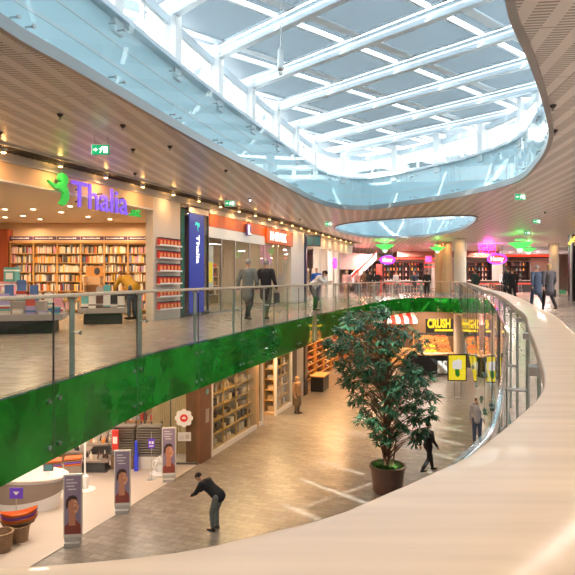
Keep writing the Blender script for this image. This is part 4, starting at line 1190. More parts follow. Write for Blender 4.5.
def exit_sign(px, py, rz, label):
    z = 3.58; D = 575 * (z - EYE) / (HOR - py)
    r = thing('exit_sign', ((px - 287.5) * D / 575, D, z), rz, label, 'exit sign', None)
    m = MB(); m.box(-.17, .17, -.03, .03, -.10, .10); m.build('casing', M['white'], r, bevel=.008)
    m = MB(); m.box(-.15, .15, -.034, -.03, -.085, .085); p = m.build('panel', M['exit'], r)
    W = M['wemit']
    m = MB(); m.box(.05, .13, -.037, -.034, -.06, .06); m.build('door_mark', W, p)
    m = MB(); m.extr([(-.02, -.06), (.0, -.06), (.02, -.02), (.035, .0), (.03, .03), (.0, .035), (-.03, .01), (-.02, .0), (-.005, .015), (0, -.01)], -.037, -.034); m.cone((.028, -.037, .05), (.028, -.034, .05), .014, .014, 10); m.build('running_figure', W, p)
    m = MB(); m.extr([(-.13, -.012), (-.09, -.012), (-.09, -.035), (-.05, 0), (-.09, .035), (-.09, .012), (-.13, .012)], -.037, -.034); m.build('arrow_mark', W, p)
    for x in (-.12, .12):
        m = MB(); m.cone((x, 0, .10), (x, 0, CEIL - z), .006, .006, 6); m.build('hanger', M['steel'], r)
exit_sign(101, 150, .05, 'green exit sign hanging above the bookshop name')
exit_sign(230, 203.5, .05, 'green exit sign hanging above the orange shop fascia')
exit_sign(328.5, 224, .05, 'green exit sign hanging at the tip of the second skylight')
exit_sign(520, 197, 0, 'green exit sign nearest on the right-hand ceiling')
exit_sign(536.5, 221.5, 0, 'green exit sign farther along the right-hand ceiling, above the big green lamp')
exit_sign(527, 233, 0, 'small distant green exit sign just above the green lamps')
sp = MB(); sp.lathe([(0, -.05), (.02, -.05), (.045, -.02), (.05, 0)], 14); s0 = sp.build('sprinkler', M['dark']); m = MB(); m.cone((0, 0, -.09), (0, 0, -.05), .025, .008, 10); m.build('nozzle', M['steel'], s0)
tag(s0, 'tiny dark sprinkler head on the perforated ceiling', 'sprinkler', 'sprinkler heads on the ceiling')
for i, (px, py) in enumerate(((60, 114), (123, 125), (0, 132), (133, 149), (135, 173), (170, 146), (226, 170), (250, 198), (300, 219), (553, 105), (555, 130), (545, 212))):
    c = at(px, py, CEIL); o = s0 if i == 0 else copy_tree(s0); o.location = (c.x, c.y, CEIL)
m = MB(); m.cone((0, 0, 0), (0, 0, .95), .006, .006, 6); r = thing('pendant_sensor', ((280.5 - 287.5) * 9.5 / 575, 9.5, 4.72), 0, 'slim steel sensor hanging on a thin cable under the skylight', 'sensor')
m.cone((.03, 0, .5), (.03, 0, 1.3), .004, .004, 6); m.cone((0, 0, .9), (0, 0, 1.42), .004, .004, 6); m.build('cable', M['steel'], r)
m = MB(); m.lathe([(0, -.08), (.03, -.07), (.055, -.02), (.05, .02), (.05, .30), (.02, .36), (0, .36)], 14); m.build('body', M['steel'], r)
m = MB(); m.sphere((0, 0, -.08), .04, 10, 8); m.build('tip', M['white'], r)

# ================================================================ UPPER FAR END: FOOD COURT
def neon_oval(px, py, D, w_, h_, label):
    x = (px - 287.5) * D / 575; z = EYE + (HOR - py) * D / 575
    r = thing('neon_sign', (x, D, z), 0, label, 'sign')
    m = MB(); m.extr([(w_ / 2 * math.cos(t * PI / 16), h_ / 2 * math.sin(t * PI / 16)) for t in range(32)], 0, .12); m.build('board', M['redlit'], r)
    pts = [(w_ / 2 * 1.03 * math.cos(t * PI / 20), -.02, h_ / 2 * 1.06 * math.sin(t * PI / 20)) for t in range(41)]
    m = MB(); m.tube(pts, .06, 8); m.build('neon_tube', M['violet'], r)
    text_mesh('letters', 'Henry', .34, M['wemit'], .02, r, (-w_ * .36, -.03, -.14), width=w_ * .72, bold=.02)
    for sx in (-.3, .3):
        m = MB(); m.cone((sx * w_, .06, h_ / 2), (sx * w_, .06, CEIL - z), .02, .02, 6); m.build('hanger', M['dark'], r)
neon_oval(497, 259, 46, 1.45, .72, 'violet-ringed red oval neon sign in the middle of the food court')
neon_oval(387.5, 260, 46, 1.10, .55, 'violet-ringed red oval neon sign over the black bar on the left')
r = thing('neon_reflection', ((487 - 287.5) * 44 / 575, 44, 3.02), 0, 'pink neon lattice standing in for a ceiling reflection above the oval sign', 'lamp')  # glowing bars added in place of the sign's reflection in the glossy ceiling
for i in range(6):
    m = MB(); x = -.62 + i * .25; m.cone((x, 0, 0), (x, 0, .80), .02, .02, 6); m.build('neon_tube', M['pink'], r)
for z in (.15, .4, .65):
    m = MB(); m.cone((-.64, 0, z), (.64, 0, z), .015, .015, 6); m.build('cross_bar', M['pink'], r)
lamp((487 - 287.5) * 44 / 575, 43.6, 3.3, 60, .8, (1, .1, .7), up=True, name='pink_glow')
# lit cornice and red bands of the shops at the back
def px_box(name, x0, x1, D, yt, yb, depth, mt, label=None, cat=None, kind=None, bevel=0):
    a = dep(x0, yb, D); b = dep(x1, yt, D)
    m = MB(); m.box(a.x, b.x, D, D + depth, a.z, b.z)
    o = m.build(name, mt, bevel=bevel)
    if kind: o['kind'] = kind
    else: tag(o, label, cat)
    return o
r = thing('pipe', ((500 - 287.5) * 48 / 575, 48, 3.45), 0, 'long pale tubular cornice lit along the back of the concourse', 'cornice')
m = MB(); m.cone((0, 0, 0), (8.0, 0, 0), .22, .22, 16); m.build('tube', mat('pale_tube', (.75, .72, .78), .3), r)
m = MB(); m.box(-.0, 8.0, .0, .1, .2, .4); m.build('mounting', M['white'], r)
px_box('wall_shop', 397, 556, 56, 251, 257, 2.0, mat('brown_band', (.35, .14, .10), .5), kind='structure')
r = thing('neon_strip', ((478 - 287.5) * 55 / 575, 55, EYE + 21.5 * 55 / 575), 0, 'red neon line framing the wide shop opening at the back right', 'neon strip')
m = MB(); m.box(0, 7.4, -.05, .0, 0, .16); m.build('top_run', M['redlit'], r)
m = MB(); m.box(7.28, 7.44, -.05, .0, -3.2, 0); m.build('side_run', M['redlit'], r)
for x in (.3, 3.7, 7.0):
    m = MB(); m.cone((x, -.02, .1), (x, -.02, .60), .02, .02, 6); m.build('hanger', M['dark'], r)
r = thing('neon_strip', ((393 - 287.5) * 55 / 575, 55, EYE + 19.5 * 55 / 575), 0, 'red neon lines running over the bar left of the tan columns', 'neon strip')
for k in range(3):
    m = MB(); m.box(-1.5 + k * .8, 4.6, -.05 - k * .4, -k * .4, -.05 - k * .42, .05 - k * .42); m.build('run', M['redlit'], r)
    for x in (.5, 4.0):
        m = MB(); m.cone((x, -.02 - k * .4, -k * .42), (x, -.02 - k * .4, .72), .015, .015, 6); m.build('hanger', M['dark'], r)
# bar shelving (black grid with bottles) and bar counters
def bar_back(px0, px1, D, yt, yb, label):
    a = dep(px0, yb, D); b = dep(px1, yt, D); W = b.x - a.x; H = b.z
    r = thing('bar_shelving', (a.x, D, 0), 0, label, 'bar shelving')
    m = MB(); m.box(0, W, .5, .56, 0, H); m.box(0, .08, 0, .5, 0, H); m.box(W - .08, W, 0, .5, 0, H); m.box(0, W, 0, .56, H, H + .1); m.build('carcass', M['black'], r)
    n = int(W / .6)
    for k in range(4):
        m = MB(); m.box(.08, W - .08, 0, .5, .9 + k * .5, .93 + k * .5); m.build('shelf', M['dark'], r)
    for i in range(1, n):
        m = MB(); m.box(W * i / n - .02, W * i / n + .02, .05, .5, .9, H); m.build('divider', M['dark'], r)
    k_ = 0
    for k in range(4):
        for i in range(n * 2):
            if rb.random() < .3: continue
            x = .2 + i * (W - .4) / (n * 2); cc = rb.choice(['white', 'red', 'orange', 'yellow', 'teal'])
            k_ += 1
            if k_ > 90: break
            m = MB(); m.lathe([(0, 0), (.05, 0), (.05, .16), (.02, .22), (.02, .3), (0, .3)], 8, (x, .2, .93 + k * .5)); m.build('bottle', mat('goods_' + cc, BC[cc], .4), r)
    return r
bar_back(383, 424, 52, 263, 290, 'black gridded bar shelving with bottles under the left oval sign')
bar_back(345, 380, 56, 262, 290, 'dark bar shelving behind the foot of the escalator')
bar_back(468, 492, 53, 263, 290, 'black shelving with bottles right of the thick pale column')
bar_back(505, 530, 54, 262, 290, 'black shelving with bottles behind the walkers on the right')
px_box('red_panel', 376.5, 382, 48.6, 264, 292.8, .3, M['red'], 'tall red panel at the left end of the black bar', 'panel')
r = thing('pink_panel', (dep(429, 259, 50.5).x, 50.6, 0), 0, 'small square pink lit panel on a post left of the tan columns', 'panel')
m = MB(); m.box(-.26, .26, 0, .1, 2.65, 3.18); m.build('panel', mat('pink_panel', (.9, .05, .35), .5, emit=.8), r)
m = MB(); m.cone((0, .05, 0), (0, .05, 2.65), .03, .03, 8); m.build('post', M['steel'], r)
def counter(px0, px1, D, label, front):
    a = dep(px0, 280, D); b = dep(px1, 280, D); W = b.x - a.x
    r = thing('bar_counter', (a.x, D, 0), 0, label, 'counter')
    m = MB(); m.box(0, W, 0, .6, 0, 1.0); m.build('body', front, r)
    m = MB(); m.box(-.05, W + .05, -.1, .7, 1.0, 1.06); m.build('worktop', M['lgrey'], r)
    m = MB(); m.box(.02, W - .02, -.012, 0, .72, .80); m.build('light_strip', M['redlit'], r)
    return r
counter(360, 382, 49, 'red-lit counter at the foot of the escalator', M['dark'])
counter(386, 430, 49.5, 'long red-lit bar counter left of the tan columns', M['dark'])
counter(468, 500, 50, 'red-lit counter below the middle oval sign', mat('choc', (.09, .05, .04), .4))
counter(504, 532, 51, 'red-lit counter on the back right', M['dark'])
for (px, D, c_) in ((365, 50, (1, .3, .2)), (400, 50, (1, .25, .15)), (420, 50, (1, .3, .2)), (485, 51, (1, .35, .25)), (515, 52, (1, .35, .25)), (540, 52, (1, .4, .3))):
    lamp((px - 287.5) * D / 575, D, 3.3, 190, .6, c_, name='bar_lamp')
# pale wall panels between the bars
for (a, b) in ((432, 438), (492, 504), (531, 549), (335, 345)):
    px_box('wall_panel', a, b, 57, 258, 291, .3, M['plaster'], kind='structure')
# cafe tables and stools
def stool():
    r = thing('bar_stool', (0, 0, 0), 0)
    m = MB(); m.cone((0, 0, .72), (0, 0, .80), .18, .18, 16); m.build('seat', mat('stool_red', (.5, .05, .04), .5), r)
    for k in range(4):
        a = k * PI / 2 + .7; m = MB(); m.cone((.2 * math.cos(a), .2 * math.sin(a), 0), (.12 * math.cos(a), .12 * math.sin(a), .72), .015, .015, 6); m.build('leg', M['steel'], r)
    m = MB(); m.tube([(.17 * math.cos(t * PI / 6), .17 * math.sin(t * PI / 6), .25) for t in range(13)], .01, 6); m.build('foot_ring', M['steel'], r)
    return r
def cafe_table():
    r = thing('cafe_table', (0, 0, 0), 0)
    m = MB(); m.cone((0, 0, .72), (0, 0, .75), .38, .38, 24); m.build('tabletop', M['soffit'], r)
    m = MB(); m.cone((0, 0, .03), (0, 0, .72), .03, .03, 10); m.build('stem', M['dark'], r)
    m = MB(); m.cone((0, 0, 0), (0, 0, .03), .26, .22, 20); m.build('base', M['dark'], r)
    return r
def chair():
    r = thing('cafe_chair', (0, 0, 0), 0); wd = mat('chair_wood', (.45, .20, .10), .5)
    m = MB(); m.box(-.2, .2, -.2, .2, .43, .47); m.build('seat', wd, r)
    m = MB(); m.box(-.2, .2, .17, .2, .60, .86); m.build('backrest', wd, r)
    for sx in (-.17, .17):
        for sy in (-.17, .17):
            m = MB(); m.cone((sx, sy, 0), (sx, sy, .43 if sy < 0 else .84), .015, .015, 6); m.build('leg', M['dark'], r)
    return r
st, ct, ch = stool(), cafe_table(), chair()
for i, px in enumerate((366, 372, 391, 397, 403, 409, 415, 421, 472, 478, 484, 490, 508, 514, 520)):
    o = st if i == 0 else copy_tree(st); o.location = ((px - 287.5) * 48.3 / 575, 48.3, 0)
    tag(o, 'red-topped bar stool lined up at a counter of the food court', 'stool', 'bar stools at the food court counters')
for i, (px, D) in enumerate(((408, 42), (424, 43.5), (374, 41.5), (482, 43), (500, 45))):
    x = (px - 287.5) * D / 575
    o = ct if i == 0 else copy_tree(ct); o.location = (x, D, 0)
    tag(o, 'round white cafe table in the food court, ' + ['third from the left', 'just left of the tan columns', 'farthest left', 'just right of the thick pale column', 'farthest right'][i], 'table', None)
    for k, (dx, dy, rz) in enumerate(((-.72, 0, PI / 2), (.72, 0, -PI / 2))):
        o = ch if (i == 0 and k == 0) else copy_tree(ch); o.location = (x + dx, D + dy, 0); o.rotation_euler = (0, 0, rz)
        tag(o, 'wooden cafe chair drawn up to a round white food court table', 'chair', 'wooden chairs at the cafe tables')
# escalator climbing right behind the gallery
r = thing('escalator', (4.6, 49, 0), 0, 'pale escalator climbing to the right behind the gallery shops', 'escalator')
def incl(m, x0, z0, x1, z1, t, y0, y1): m.extr([(x0, z0), (x1, z1), (x1, z1 + t), (x0, z0 + t)], y0, y1)
m = MB(); incl(m, 0.2, .0, 3.0, 2.85, .55, 0, 1.1); m.build('truss', mat('escalator_silver', (.72, .70, .72), .3, .3), r)
m = MB(); incl(m, .2, .55, 3.0, 3.40, .14, -.05, .02); m.build('handrail', M['redlit'], r)
m = MB(); incl(m, .2, .85, 2.6, 3.28, .10, -.05, .02); m.build('balustrade_cap', M['wemit'], r)
m = MB(); m.extr([(-2.2, 2.0), (1.9, 2.0), (2.9, 3.3), (-2.2, 3.75)], 1.3, 1.4); m.build('side_cladding', mat('escalator_silver', (.72, .70, .72), .3, .3), r)
# black portal with gold sign at the right edge
r = thing('portal_pillar', ((576.5 - 287.5) * 31 / 575, 31, 0), 0, 'glossy black pillar with white lettering and gold sign at the right edge', 'pillar')
m = MB(); m.box(-.22, 1.2, 0, .5, 0, 3.6); m.build('pillar', mat('gloss_black', (.012, .012, .014), .15), r, bevel=.02)
m = MB(); m.box(-.30, -.22, .02, .1, 0, 3.6); m.build('edge_trim', M['steel'], r)
m = MB()
for k in range(5): m.box(-.14, -.02, -.01, 0, 3.0 + k * .1, 3.06 + k * .1)
m.build('lettering', M['white'], r)
for k in range(3):
    m = MB(); m.cone((-.42 + .17 * k, -.1, 3.12 + .14 * k), (-.30 + .17 * k, -.1, 3.34 + .14 * k), .05, .05, 8); m.sphere((-.42 + .17 * k, -.1, 3.1 + .14 * k), .08, 10, 6); m.build('gold_letter', mat('gold_lit', (1, .55, .1), .4, emit=1.4), r)
# planter and far benches
px_box('planter_box', 556, 566, 45, 290, 294, .8, mat('planter_green', (.05, .25, .12), .5), 'low green planter trough by the back right doors', 'planter')

# ================================================================ LOWER FAR END: MARKET
mk = 42.0
m = MB(); m.box(3.0, 29.9, mk + 3, mk + 3.2, LOW, FAS); struct(m.build('wall_back', mat('market_wall', (.30, .15, .07), .6)))
def market_board(px0, px1, yt, yb, D, txt, label):
    a = dep(px0, yb, D); b = dep(px1, yt, D); W = b.x - a.x; H = b.z - a.z
    r = thing('market_board', (a.x, D, a.z), 0, label, 'sign')
    m = MB(); m.box(0, W, 0, .12, 0, H); m.build('board', M['black'], r)
    if txt: text_mesh('letters', txt, .62, M['yellow'], .02, r, (W * .04, -.03, H * .50), width=W * .80, bold=.04)
    m = MB(); m.box(W * .3, W * .92, -.03, 0, H * .28, H * .40); m.build('underline', M['yellow'], r)
    return r
market_board(426, 455, 319, 336, mk, 'CRUSH', 'black market board with big yellow capital letters above the oranges')
market_board(470, 512, 319, 336, mk, None, 'black market board with yellow stripe right of the pale column')
OR = mat('orange_fruit', (.75, .20, .015), .5)
crate_mb = MB(); W_, D_, H_ = .9, .55, .16
crate_mb.box(-W_ / 2, W_ / 2, -D_ / 2, D_ / 2, 0, .02); crate_mb.box(-W_ / 2, W_ / 2, -D_ / 2, -D_ / 2 + .02, .02, H_); crate_mb.box(-W_ / 2, W_ / 2, D_ / 2 - .02, D_ / 2, .02, H_ + .05); crate_mb.box(-W_ / 2, -W_ / 2 + .02, -D_ / 2, D_ / 2, .02, H_); crate_mb.box(W_ / 2 - .02, W_ / 2, -D_ / 2, D_ / 2, .02, H_)
cr0 = crate_mb.build('fruit_crate', M['oak'])
fm = MB(); fm.sphere((0, 0, 0), .12, 10, 8); fr0 = fm.build('orange', OR, smooth=True); fmd = fr0.data; bpy.data.objects.remove(fr0)
fm = MB(); fm.sphere((0, 0, 0), .11, 10, 8); fr1 = fm.build('lemon', M['yellow'], smooth=True); fmy = fr1.data; bpy.data.objects.remove(fr1)
fm = MB(); fm.sphere((0, 0, 0), .11, 10, 8); fr1 = fm.build('melon', mat('fruit_red', (.7, .12, .03), .5), smooth=True); fmr = fr1.data; bpy.data.objects.remove(fr1)
# tiered rack carrying the crates
def fruit_rack(px0, px1, D, label, where, ncr):
    a = dep(px0, 300, D); b = dep(px1, 300, D); W = b.x - a.x
    r = thing('fruit_rack', (a.x, D, LOW), 0, label, 'rack')
    for k in range(4):
        m = MB(); m.box(0, W, k * .35, k * .35 + .55, .95 + k * .30, .99 + k * .30); m.build('shelf', M['oak'], r)
    m = MB(); m.box(0, W, 1.62, 1.70, 0, 2.3); m.box(0, .06, .1, 1.55, 0, .95); m.box(W - .06, W, .1, 1.55, 0, .95); m.build('carcass', M['dark'], r)
    global first_crate
    for k in range(4):
        for j in range(ncr):
            x = a.x + W * (j + .5) / ncr; y = D + k * .35 + .275; z = LOW + .991 + k * .30
            o = cr0 if first_crate else cr0.copy()
            if not first_crate: col.objects.link(o)
            first_crate = False
            o.location = (x, y, z); tag(o, 'wooden fruit crate on the tiered rack %s' % where, 'crate', 'fruit crates %s' % where)
            md, nm = rb.choice([(fmd, 'orange'), (fmd, 'orange'), (fmd, 'orange'), (fmy, 'lemon'), (fmr, 'melon'), (fmr, 'melon')])
            for q in range(5):
                o = bpy.data.objects.new(nm, md); col.objects.link(o)
                o.location = (x - .32 + q * .16, y + (.1 if q % 2 else -.08), z + .14 + (.03 if q % 2 else 0)); 
                tag(o, 'round %s fruit in a crate on the tiered rack %s' % ({'orange': 'orange', 'lemon': 'yellow', 'melon': 'red'}[nm], where), 'fruit', '%s fruit %s' % ({'orange': 'orange', 'lemon': 'yellow', 'melon': 'red'}[nm], where))
first_crate = True
fruit_rack(424, 453, mk - 2.2, 'tiered fruit rack below the yellow lettered board', 'below the lettered board', 2)
fruit_rack(470, 505, mk - 2.2, 'tiered fruit rack right of the pale column', 'right of the pale column', 2)
r = thing('market_counter', (dep(404, 300, 38).x, 37.2, LOW), 0, 'long black market counter with wooden top left of the pale column', 'counter')
W = dep(452, 300, 38).x - dep(404, 300, 38).x
m = MB(); m.box(0, W, 0, .8, 0, 1.25); m.build('body', M['black'], r); m = MB(); m.box(-.1, W + .1, -.15, .9, 1.25, 1.33); m.build('worktop', M['oak'], r)
for k in range(5):
    m = MB(); x = 2.0 + k * .30; m.box(x, x + .26, -.22, -.01, .1 + .0, .9); m.build('magazine_rack', M['lgrey'], r)
# striped awning stall left
r = thing('market_stall', (dep(379, 300, 40.5).x, 40.5, LOW), 0, 'market stall with red and white striped awning behind the tree', 'stall')
Wd = 2.7
for k in range(9):
    m = MB(); x = k * Wd / 9; m.add([(x, 0, 3.3), (x + Wd / 9, 0, 3.3), (x + Wd / 9, 1.1, 3.75), (x, 1.1, 3.75), (x, 0, 3.05), (x + Wd / 9, 0, 3.05)], [(0, 1, 2, 3), (4, 5, 1, 0)]); m.build('awning_stripe', M['red'] if k % 2 else M['white'], r)
m = MB(); m.box(0, Wd, .2, 1.1, 0, 1.2); m.box(0, .06, 1.0, 1.1, 0, 3.7); m.box(Wd - .06, Wd, 1.0, 1.1, 0, 3.7); m.build('frame', M['oak'], r)
r = thing('market_sign', (dep(354, 300, 42).x, 42, LOW + 2.9), 0, 'orange lettered market sign half hidden by the tree crown', 'sign')
m = MB(); m.box(0, 2.6, 0, .1, 0, .8); m.build('board', M['dark'], r)
m = MB(); x = .1
while x < 2.3: m.box(x, x + .2, -.04, 0, .15, .65); x += .3
m.build('letters', mat('orange_lit', (1, .45, .02), .5, emit=1.2), r)
for i, px in enumerate((352, 366, 382, 398, 486, 500)):
    a = dep(px, 300, 41.5)
    r = thing('market_shelving', (a.x, 42.4, LOW), 0, 'amber-lit market shelving full of goods, ' + ['farthest left', 'second from left', 'behind the tree crown', 'beside the striped awning', 'behind the right board', 'farthest right'][i], 'shelving')
    m = MB(); m.box(-.5, .5, .4, .46, 0, 2.8); m.box(-.5, -.46, 0, .4, 0, 2.8); m.box(.46, .5, 0, .4, 0, 2.8); m.build('carcass', mat('amber', (.65, .30, .08), .5), r)
    for k in range(6):
        m = MB(); m.box(-.46, .46, 0, .4, .2 + k * .45, .23 + k * .45); m.build('shelf', M['oak'], r)
        for j in range(5):
            cc = rb.choice(['orange', 'yellow', 'red', 'cream', 'dark brown']); m = MB(); x = -.38 + j * .19; m.box(x - .07, x + .07, .05, .3, .23 + k * .45, .23 + k * .45 + rb.uniform(.12, .3)); m.build('goods', mat('goods_' + cc, BC[cc], .4), r)
for px in (360, 392, 438, 485, 505):
    lamp((px - 287.5) * 40 / 575, 40, FAS - .03, 48, .5, (1, .66, .36), name='market_spot')
# yellow poster stand
D = 30.0
r = thing('poster_stand', ((457 - 287.5) * D / 575, D, LOW), 0, 'yellow poster in a black frame on two steel legs by the pale column', 'poster stand')
for sx in (-.14, .2):
    m = MB(); m.cone((sx, 0, 0), (sx, 0, .95), .02, .02, 8); m.build('leg', M['steel'], r)
m = MB(); m.box(-.2, .26, -.15, .15, 0, .02); m.build('foot', M['steel'], r)
m = MB(); m.box(-.50, .50, -.04, .04, .88, 2.28); m.build('frame', M['black'], r, bevel=.01)
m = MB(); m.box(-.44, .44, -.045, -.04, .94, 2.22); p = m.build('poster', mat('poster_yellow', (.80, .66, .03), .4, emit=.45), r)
m = MB()
for (x, z, s_) in ((-.1, 1.8, .16), (.08, 1.85, .17), (.0, 1.68, .18), (.12, 1.62, .13), (-.14, 1.62, .12)): m.sphere((x, -.045, z), s_, 12, 8, 0, (1, .04, 1))
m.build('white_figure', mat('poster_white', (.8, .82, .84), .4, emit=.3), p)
m = MB(); m.extr([(-.12, 1.5), (.10, 1.5), (.14, 1.2), (.02, 1.08), (-.10, 1.2)], -.055, -.045); m.build('green_base', mat('leaf_poster', (.05, .45, .06), .5), p)

# ================================================================ TREE
TX, TY = (387.5 - 287.5) * 16.8 / 575, 16.8
r = thing('potted_tree', (TX, TY, LOW), 0, 'tall leafy indoor tree in a round brown pot on the lower floor', 'tree')
m = MB(); m.lathe([(0, 0), (.38, 0), (.42, .05), (.50, .74), (.535, .74), (.535, .80), (.49, .80), (.47, .68), (0, .68)], 36); m.build('pot', M['terracotta'], r, smooth=False)
m = MB(); m.lathe([(0, .70), (.47, .70)], 24); m.build('soil', M['soil'], r)
rt = random.Random(5)
m = MB()
tips = []
def limb(m, p, d, ln, r_, lvl):
    n = 5; pts = [p]; q = p
    for i in range(n):
        d = (d + Vector((rt.uniform(-.16, .16), rt.uniform(-.16, .16), .05))).normalized(); q = q + d * ln / n; pts.append(q)
    for i in range(n): m.cone(pts[i], pts[i + 1], r_ * (1 - .12 * i), r_ * (1 - .12 * (i + 1)), 7, 0, False)
    return pts, d
heads = []
for (bx, by, lean) in ((-.06, 0, (-.05, .0, 1)), (.05, .05, (.03, .05, 1)), (.12, -.05, (.10, -.02, 1))):
    pts = [Vector((bx, by, .68))]; d = Vector(lean).normalized(); q = pts[0]
    H = 4.4 if bx < 0 else (3.6 if bx < .1 else 2.2)
    n = 14
    for i in range(n):
        d = (d + Vector((rt.uniform(-.05, .05), rt.uniform(-.05, .05), .05))).normalized(); q = q + d * H / n; pts.append(q)
    r0 = .05 if bx < .1 else .028
    for i in range(n): m.cone(pts[i], pts[i + 1], r0 * (1 - .055 * i), r0 * (1 - .055 * (i + 1)), 9, 0, False)
    heads.append(pts)
m.build('trunk', M['bark'], r, smooth=True)
env = [(5.42, -.55, .42), (5.1, -.55, .95), (4.65, -.45, 1.42), (4.1, -.25, 1.55), (3.5, -.02, 1.48), (2.9, .08, 1.36), (2.3, .15, 1.30), (1.85, .22, 1.0), (1.5, .30, .55)]
def envat(z):
    for (z1, c1, r1), (z0, c0, r0) in zip(env, env[1:]):
        if z0 <= z <= z1:
            t = (z - z0) / (z1 - z0); return c0 + (c1 - c0) * t, r0 + (r1 - r0) * t
    return 0, .3
bm_ = MB(); lv = MB(); lv2 = MB()
def leaf(L_, p, d, ln, w_, mi):
    d = d.normalized(); s_ = d.cross(Vector((0, 0, 1)))
    if s_.length < .1: s_ = Vector((1, 0, 0))
    s_.normalize(); s_ = (s_ + Vector((rt.uniform(-.4, .4), rt.uniform(-.4, .4), rt.uniform(-.4, .4)))).normalized()
    nrm = s_.cross(d)
    a = p; b = p + d * ln * .4 + s_ * w_ / 2 - nrm * .01; c = p + d * ln * .4 - s_ * w_ / 2 - nrm * .01
    e = p + d * ln * .42 + nrm * .006; dn = Vector((0, 0, -ln * .22)); f = p + d * ln + dn
    b2 = p + d * ln * .72 + s_ * w_ * .32 + dn * .4; c2 = p + d * ln * .72 - s_ * w_ * .32 + dn * .4; e2 = p + d * ln * .74 + dn * .45 + nrm * .006
    L_.add([a, b, e, c, b2, e2, c2, f], [(0, 1, 2), (0, 2, 3), (1, 4, 5, 2), (2, 5, 6, 3), (4, 7, 5), (5, 7, 6)], mi)
ncl = 0
while ncl < 380:
    z = rt.uniform(1.45, 5.42); cx, rad = envat(z)
    if rt.random() > (rad / 1.55) ** 1.2 + .1: continue
    a = rt.uniform(0, 2 * PI); rr_ = rad * math.sqrt(rt.uniform(.12, 1.0))
    p = Vector((cx + rr_ * math.cos(a), rr_ * math.sin(a) * .9, z))
    if z < 3.0 and rr_ < .5 * rad and rt.random() < .8: continue
    # clumping: leave gaps
    g_ = math.sin(p.x * 3.1 + 1.0) * math.sin(p.z * 3.4 + .6) * math.cos(p.y * 2.4)
    if g_ < -.12 and rt.random() < .93: continue
    ncl += 1
    trunk = heads[0] if rt.random() < .55 else heads[1]
    base = min(trunk, key=lambda q: abs(q.z - (z - .55 - .25 * rr_)))
    mid = (base + p) / 2 + Vector((0, 0, .14))
    bm_.cone(base, mid, .014, .009, 5, 0, False); bm_.cone(mid, p, .009, .005, 5, 0, False)
    out = (p - Vector((cx, 0, z))); out = out.normalized() if out.length > .01 else Vector((1, 0, 0))
    for k in range(rt.randint(12, 17)):
        aa = rt.uniform(0, 2 * PI); dd = Vector((math.cos(aa), math.sin(aa), rt.uniform(-.75, .45))) + out * .5
        leaf(lv, p + Vector((rt.uniform(-.05, .05), rt.uniform(-.05, .05), rt.uniform(-.06, .06))), dd, rt.uniform(.17, .27), rt.uniform(.05, .075), 0)
bm_.build('branches', M['bark'], r)
f = lv.build('foliage', M['leaf'], r); f['kind'] = 'stuff'
for k in range(230):
    a = rt.uniform(0, 2 * PI); q = rt.uniform(.05, .44); p = Vector((q * math.cos(a), q * math.sin(a), .70))
    leaf(lv2, p, Vector((math.cos(a) * .5 + rt.uniform(-.4, .4), math.sin(a) * .5 + rt.uniform(-.4, .4), 1)), rt.uniform(.12, .24), .05, 0)
g = lv2.build('underplanting', M['leafl'], r); g['kind'] = 'stuff'

# ================================================================ PEOPLE
def remeshed(mb, name, mt, parent, voxel=.014, smooth_it=3):
    o = mb.build(name, mt, parent)
    md = o.modifiers.new('r', 'REMESH'); md.mode = 'VOXEL'; md.voxel_size = voxel
    ms = o.modifiers.new('s', 'SMOOTH'); ms.iterations = smooth_it; ms.factor = .5
    bpy.context.view_layer.update()
    me = bpy.data.meshes.new_from_object(o.evaluated_get(bpy.context.evaluated_depsgraph_get()))
    o.modifiers.clear(); old = o.data; o.data = me; bpy.data.meshes.remove(old)
    for p in me.polygons: p.use_smooth = True
    if not me.materials: me.materials.append(mt)
    return o
def cap(mb, a, b, ra, rb_):
    mb.cone(a, b, ra, rb_, 12); mb.sphere(a, ra, 12, 8); mb.sphere(b, rb_, 12, 8)
def ellip(mb, c, rx, ry, rz): mb.sphere(c, 1, 14, 10, 0, (rx, ry, rz))
BASE = dict(pelvis=(0, 0, .96), waist=(0, .0, 1.10), chest=(0, 0, 1.32), neck=(0, -.005, 1.47), head=(0, .015, 1.62),
            shl=(-.185, 0, 1.41), shr=(.185, 0, 1.41), ell=(-.25, -.03, 1.13), elr=(.25, -.03, 1.13), wrl=(-.26, .07, .88), wrr=(.26, .07, .88),
            hil=(-.09, 0, .92), hir=(.09, 0, .92), knl=(-.10, .03, .50), knr=(.10, .03, .50), anl=(-.10, 0, .09), anr=(.10, 0, .09))
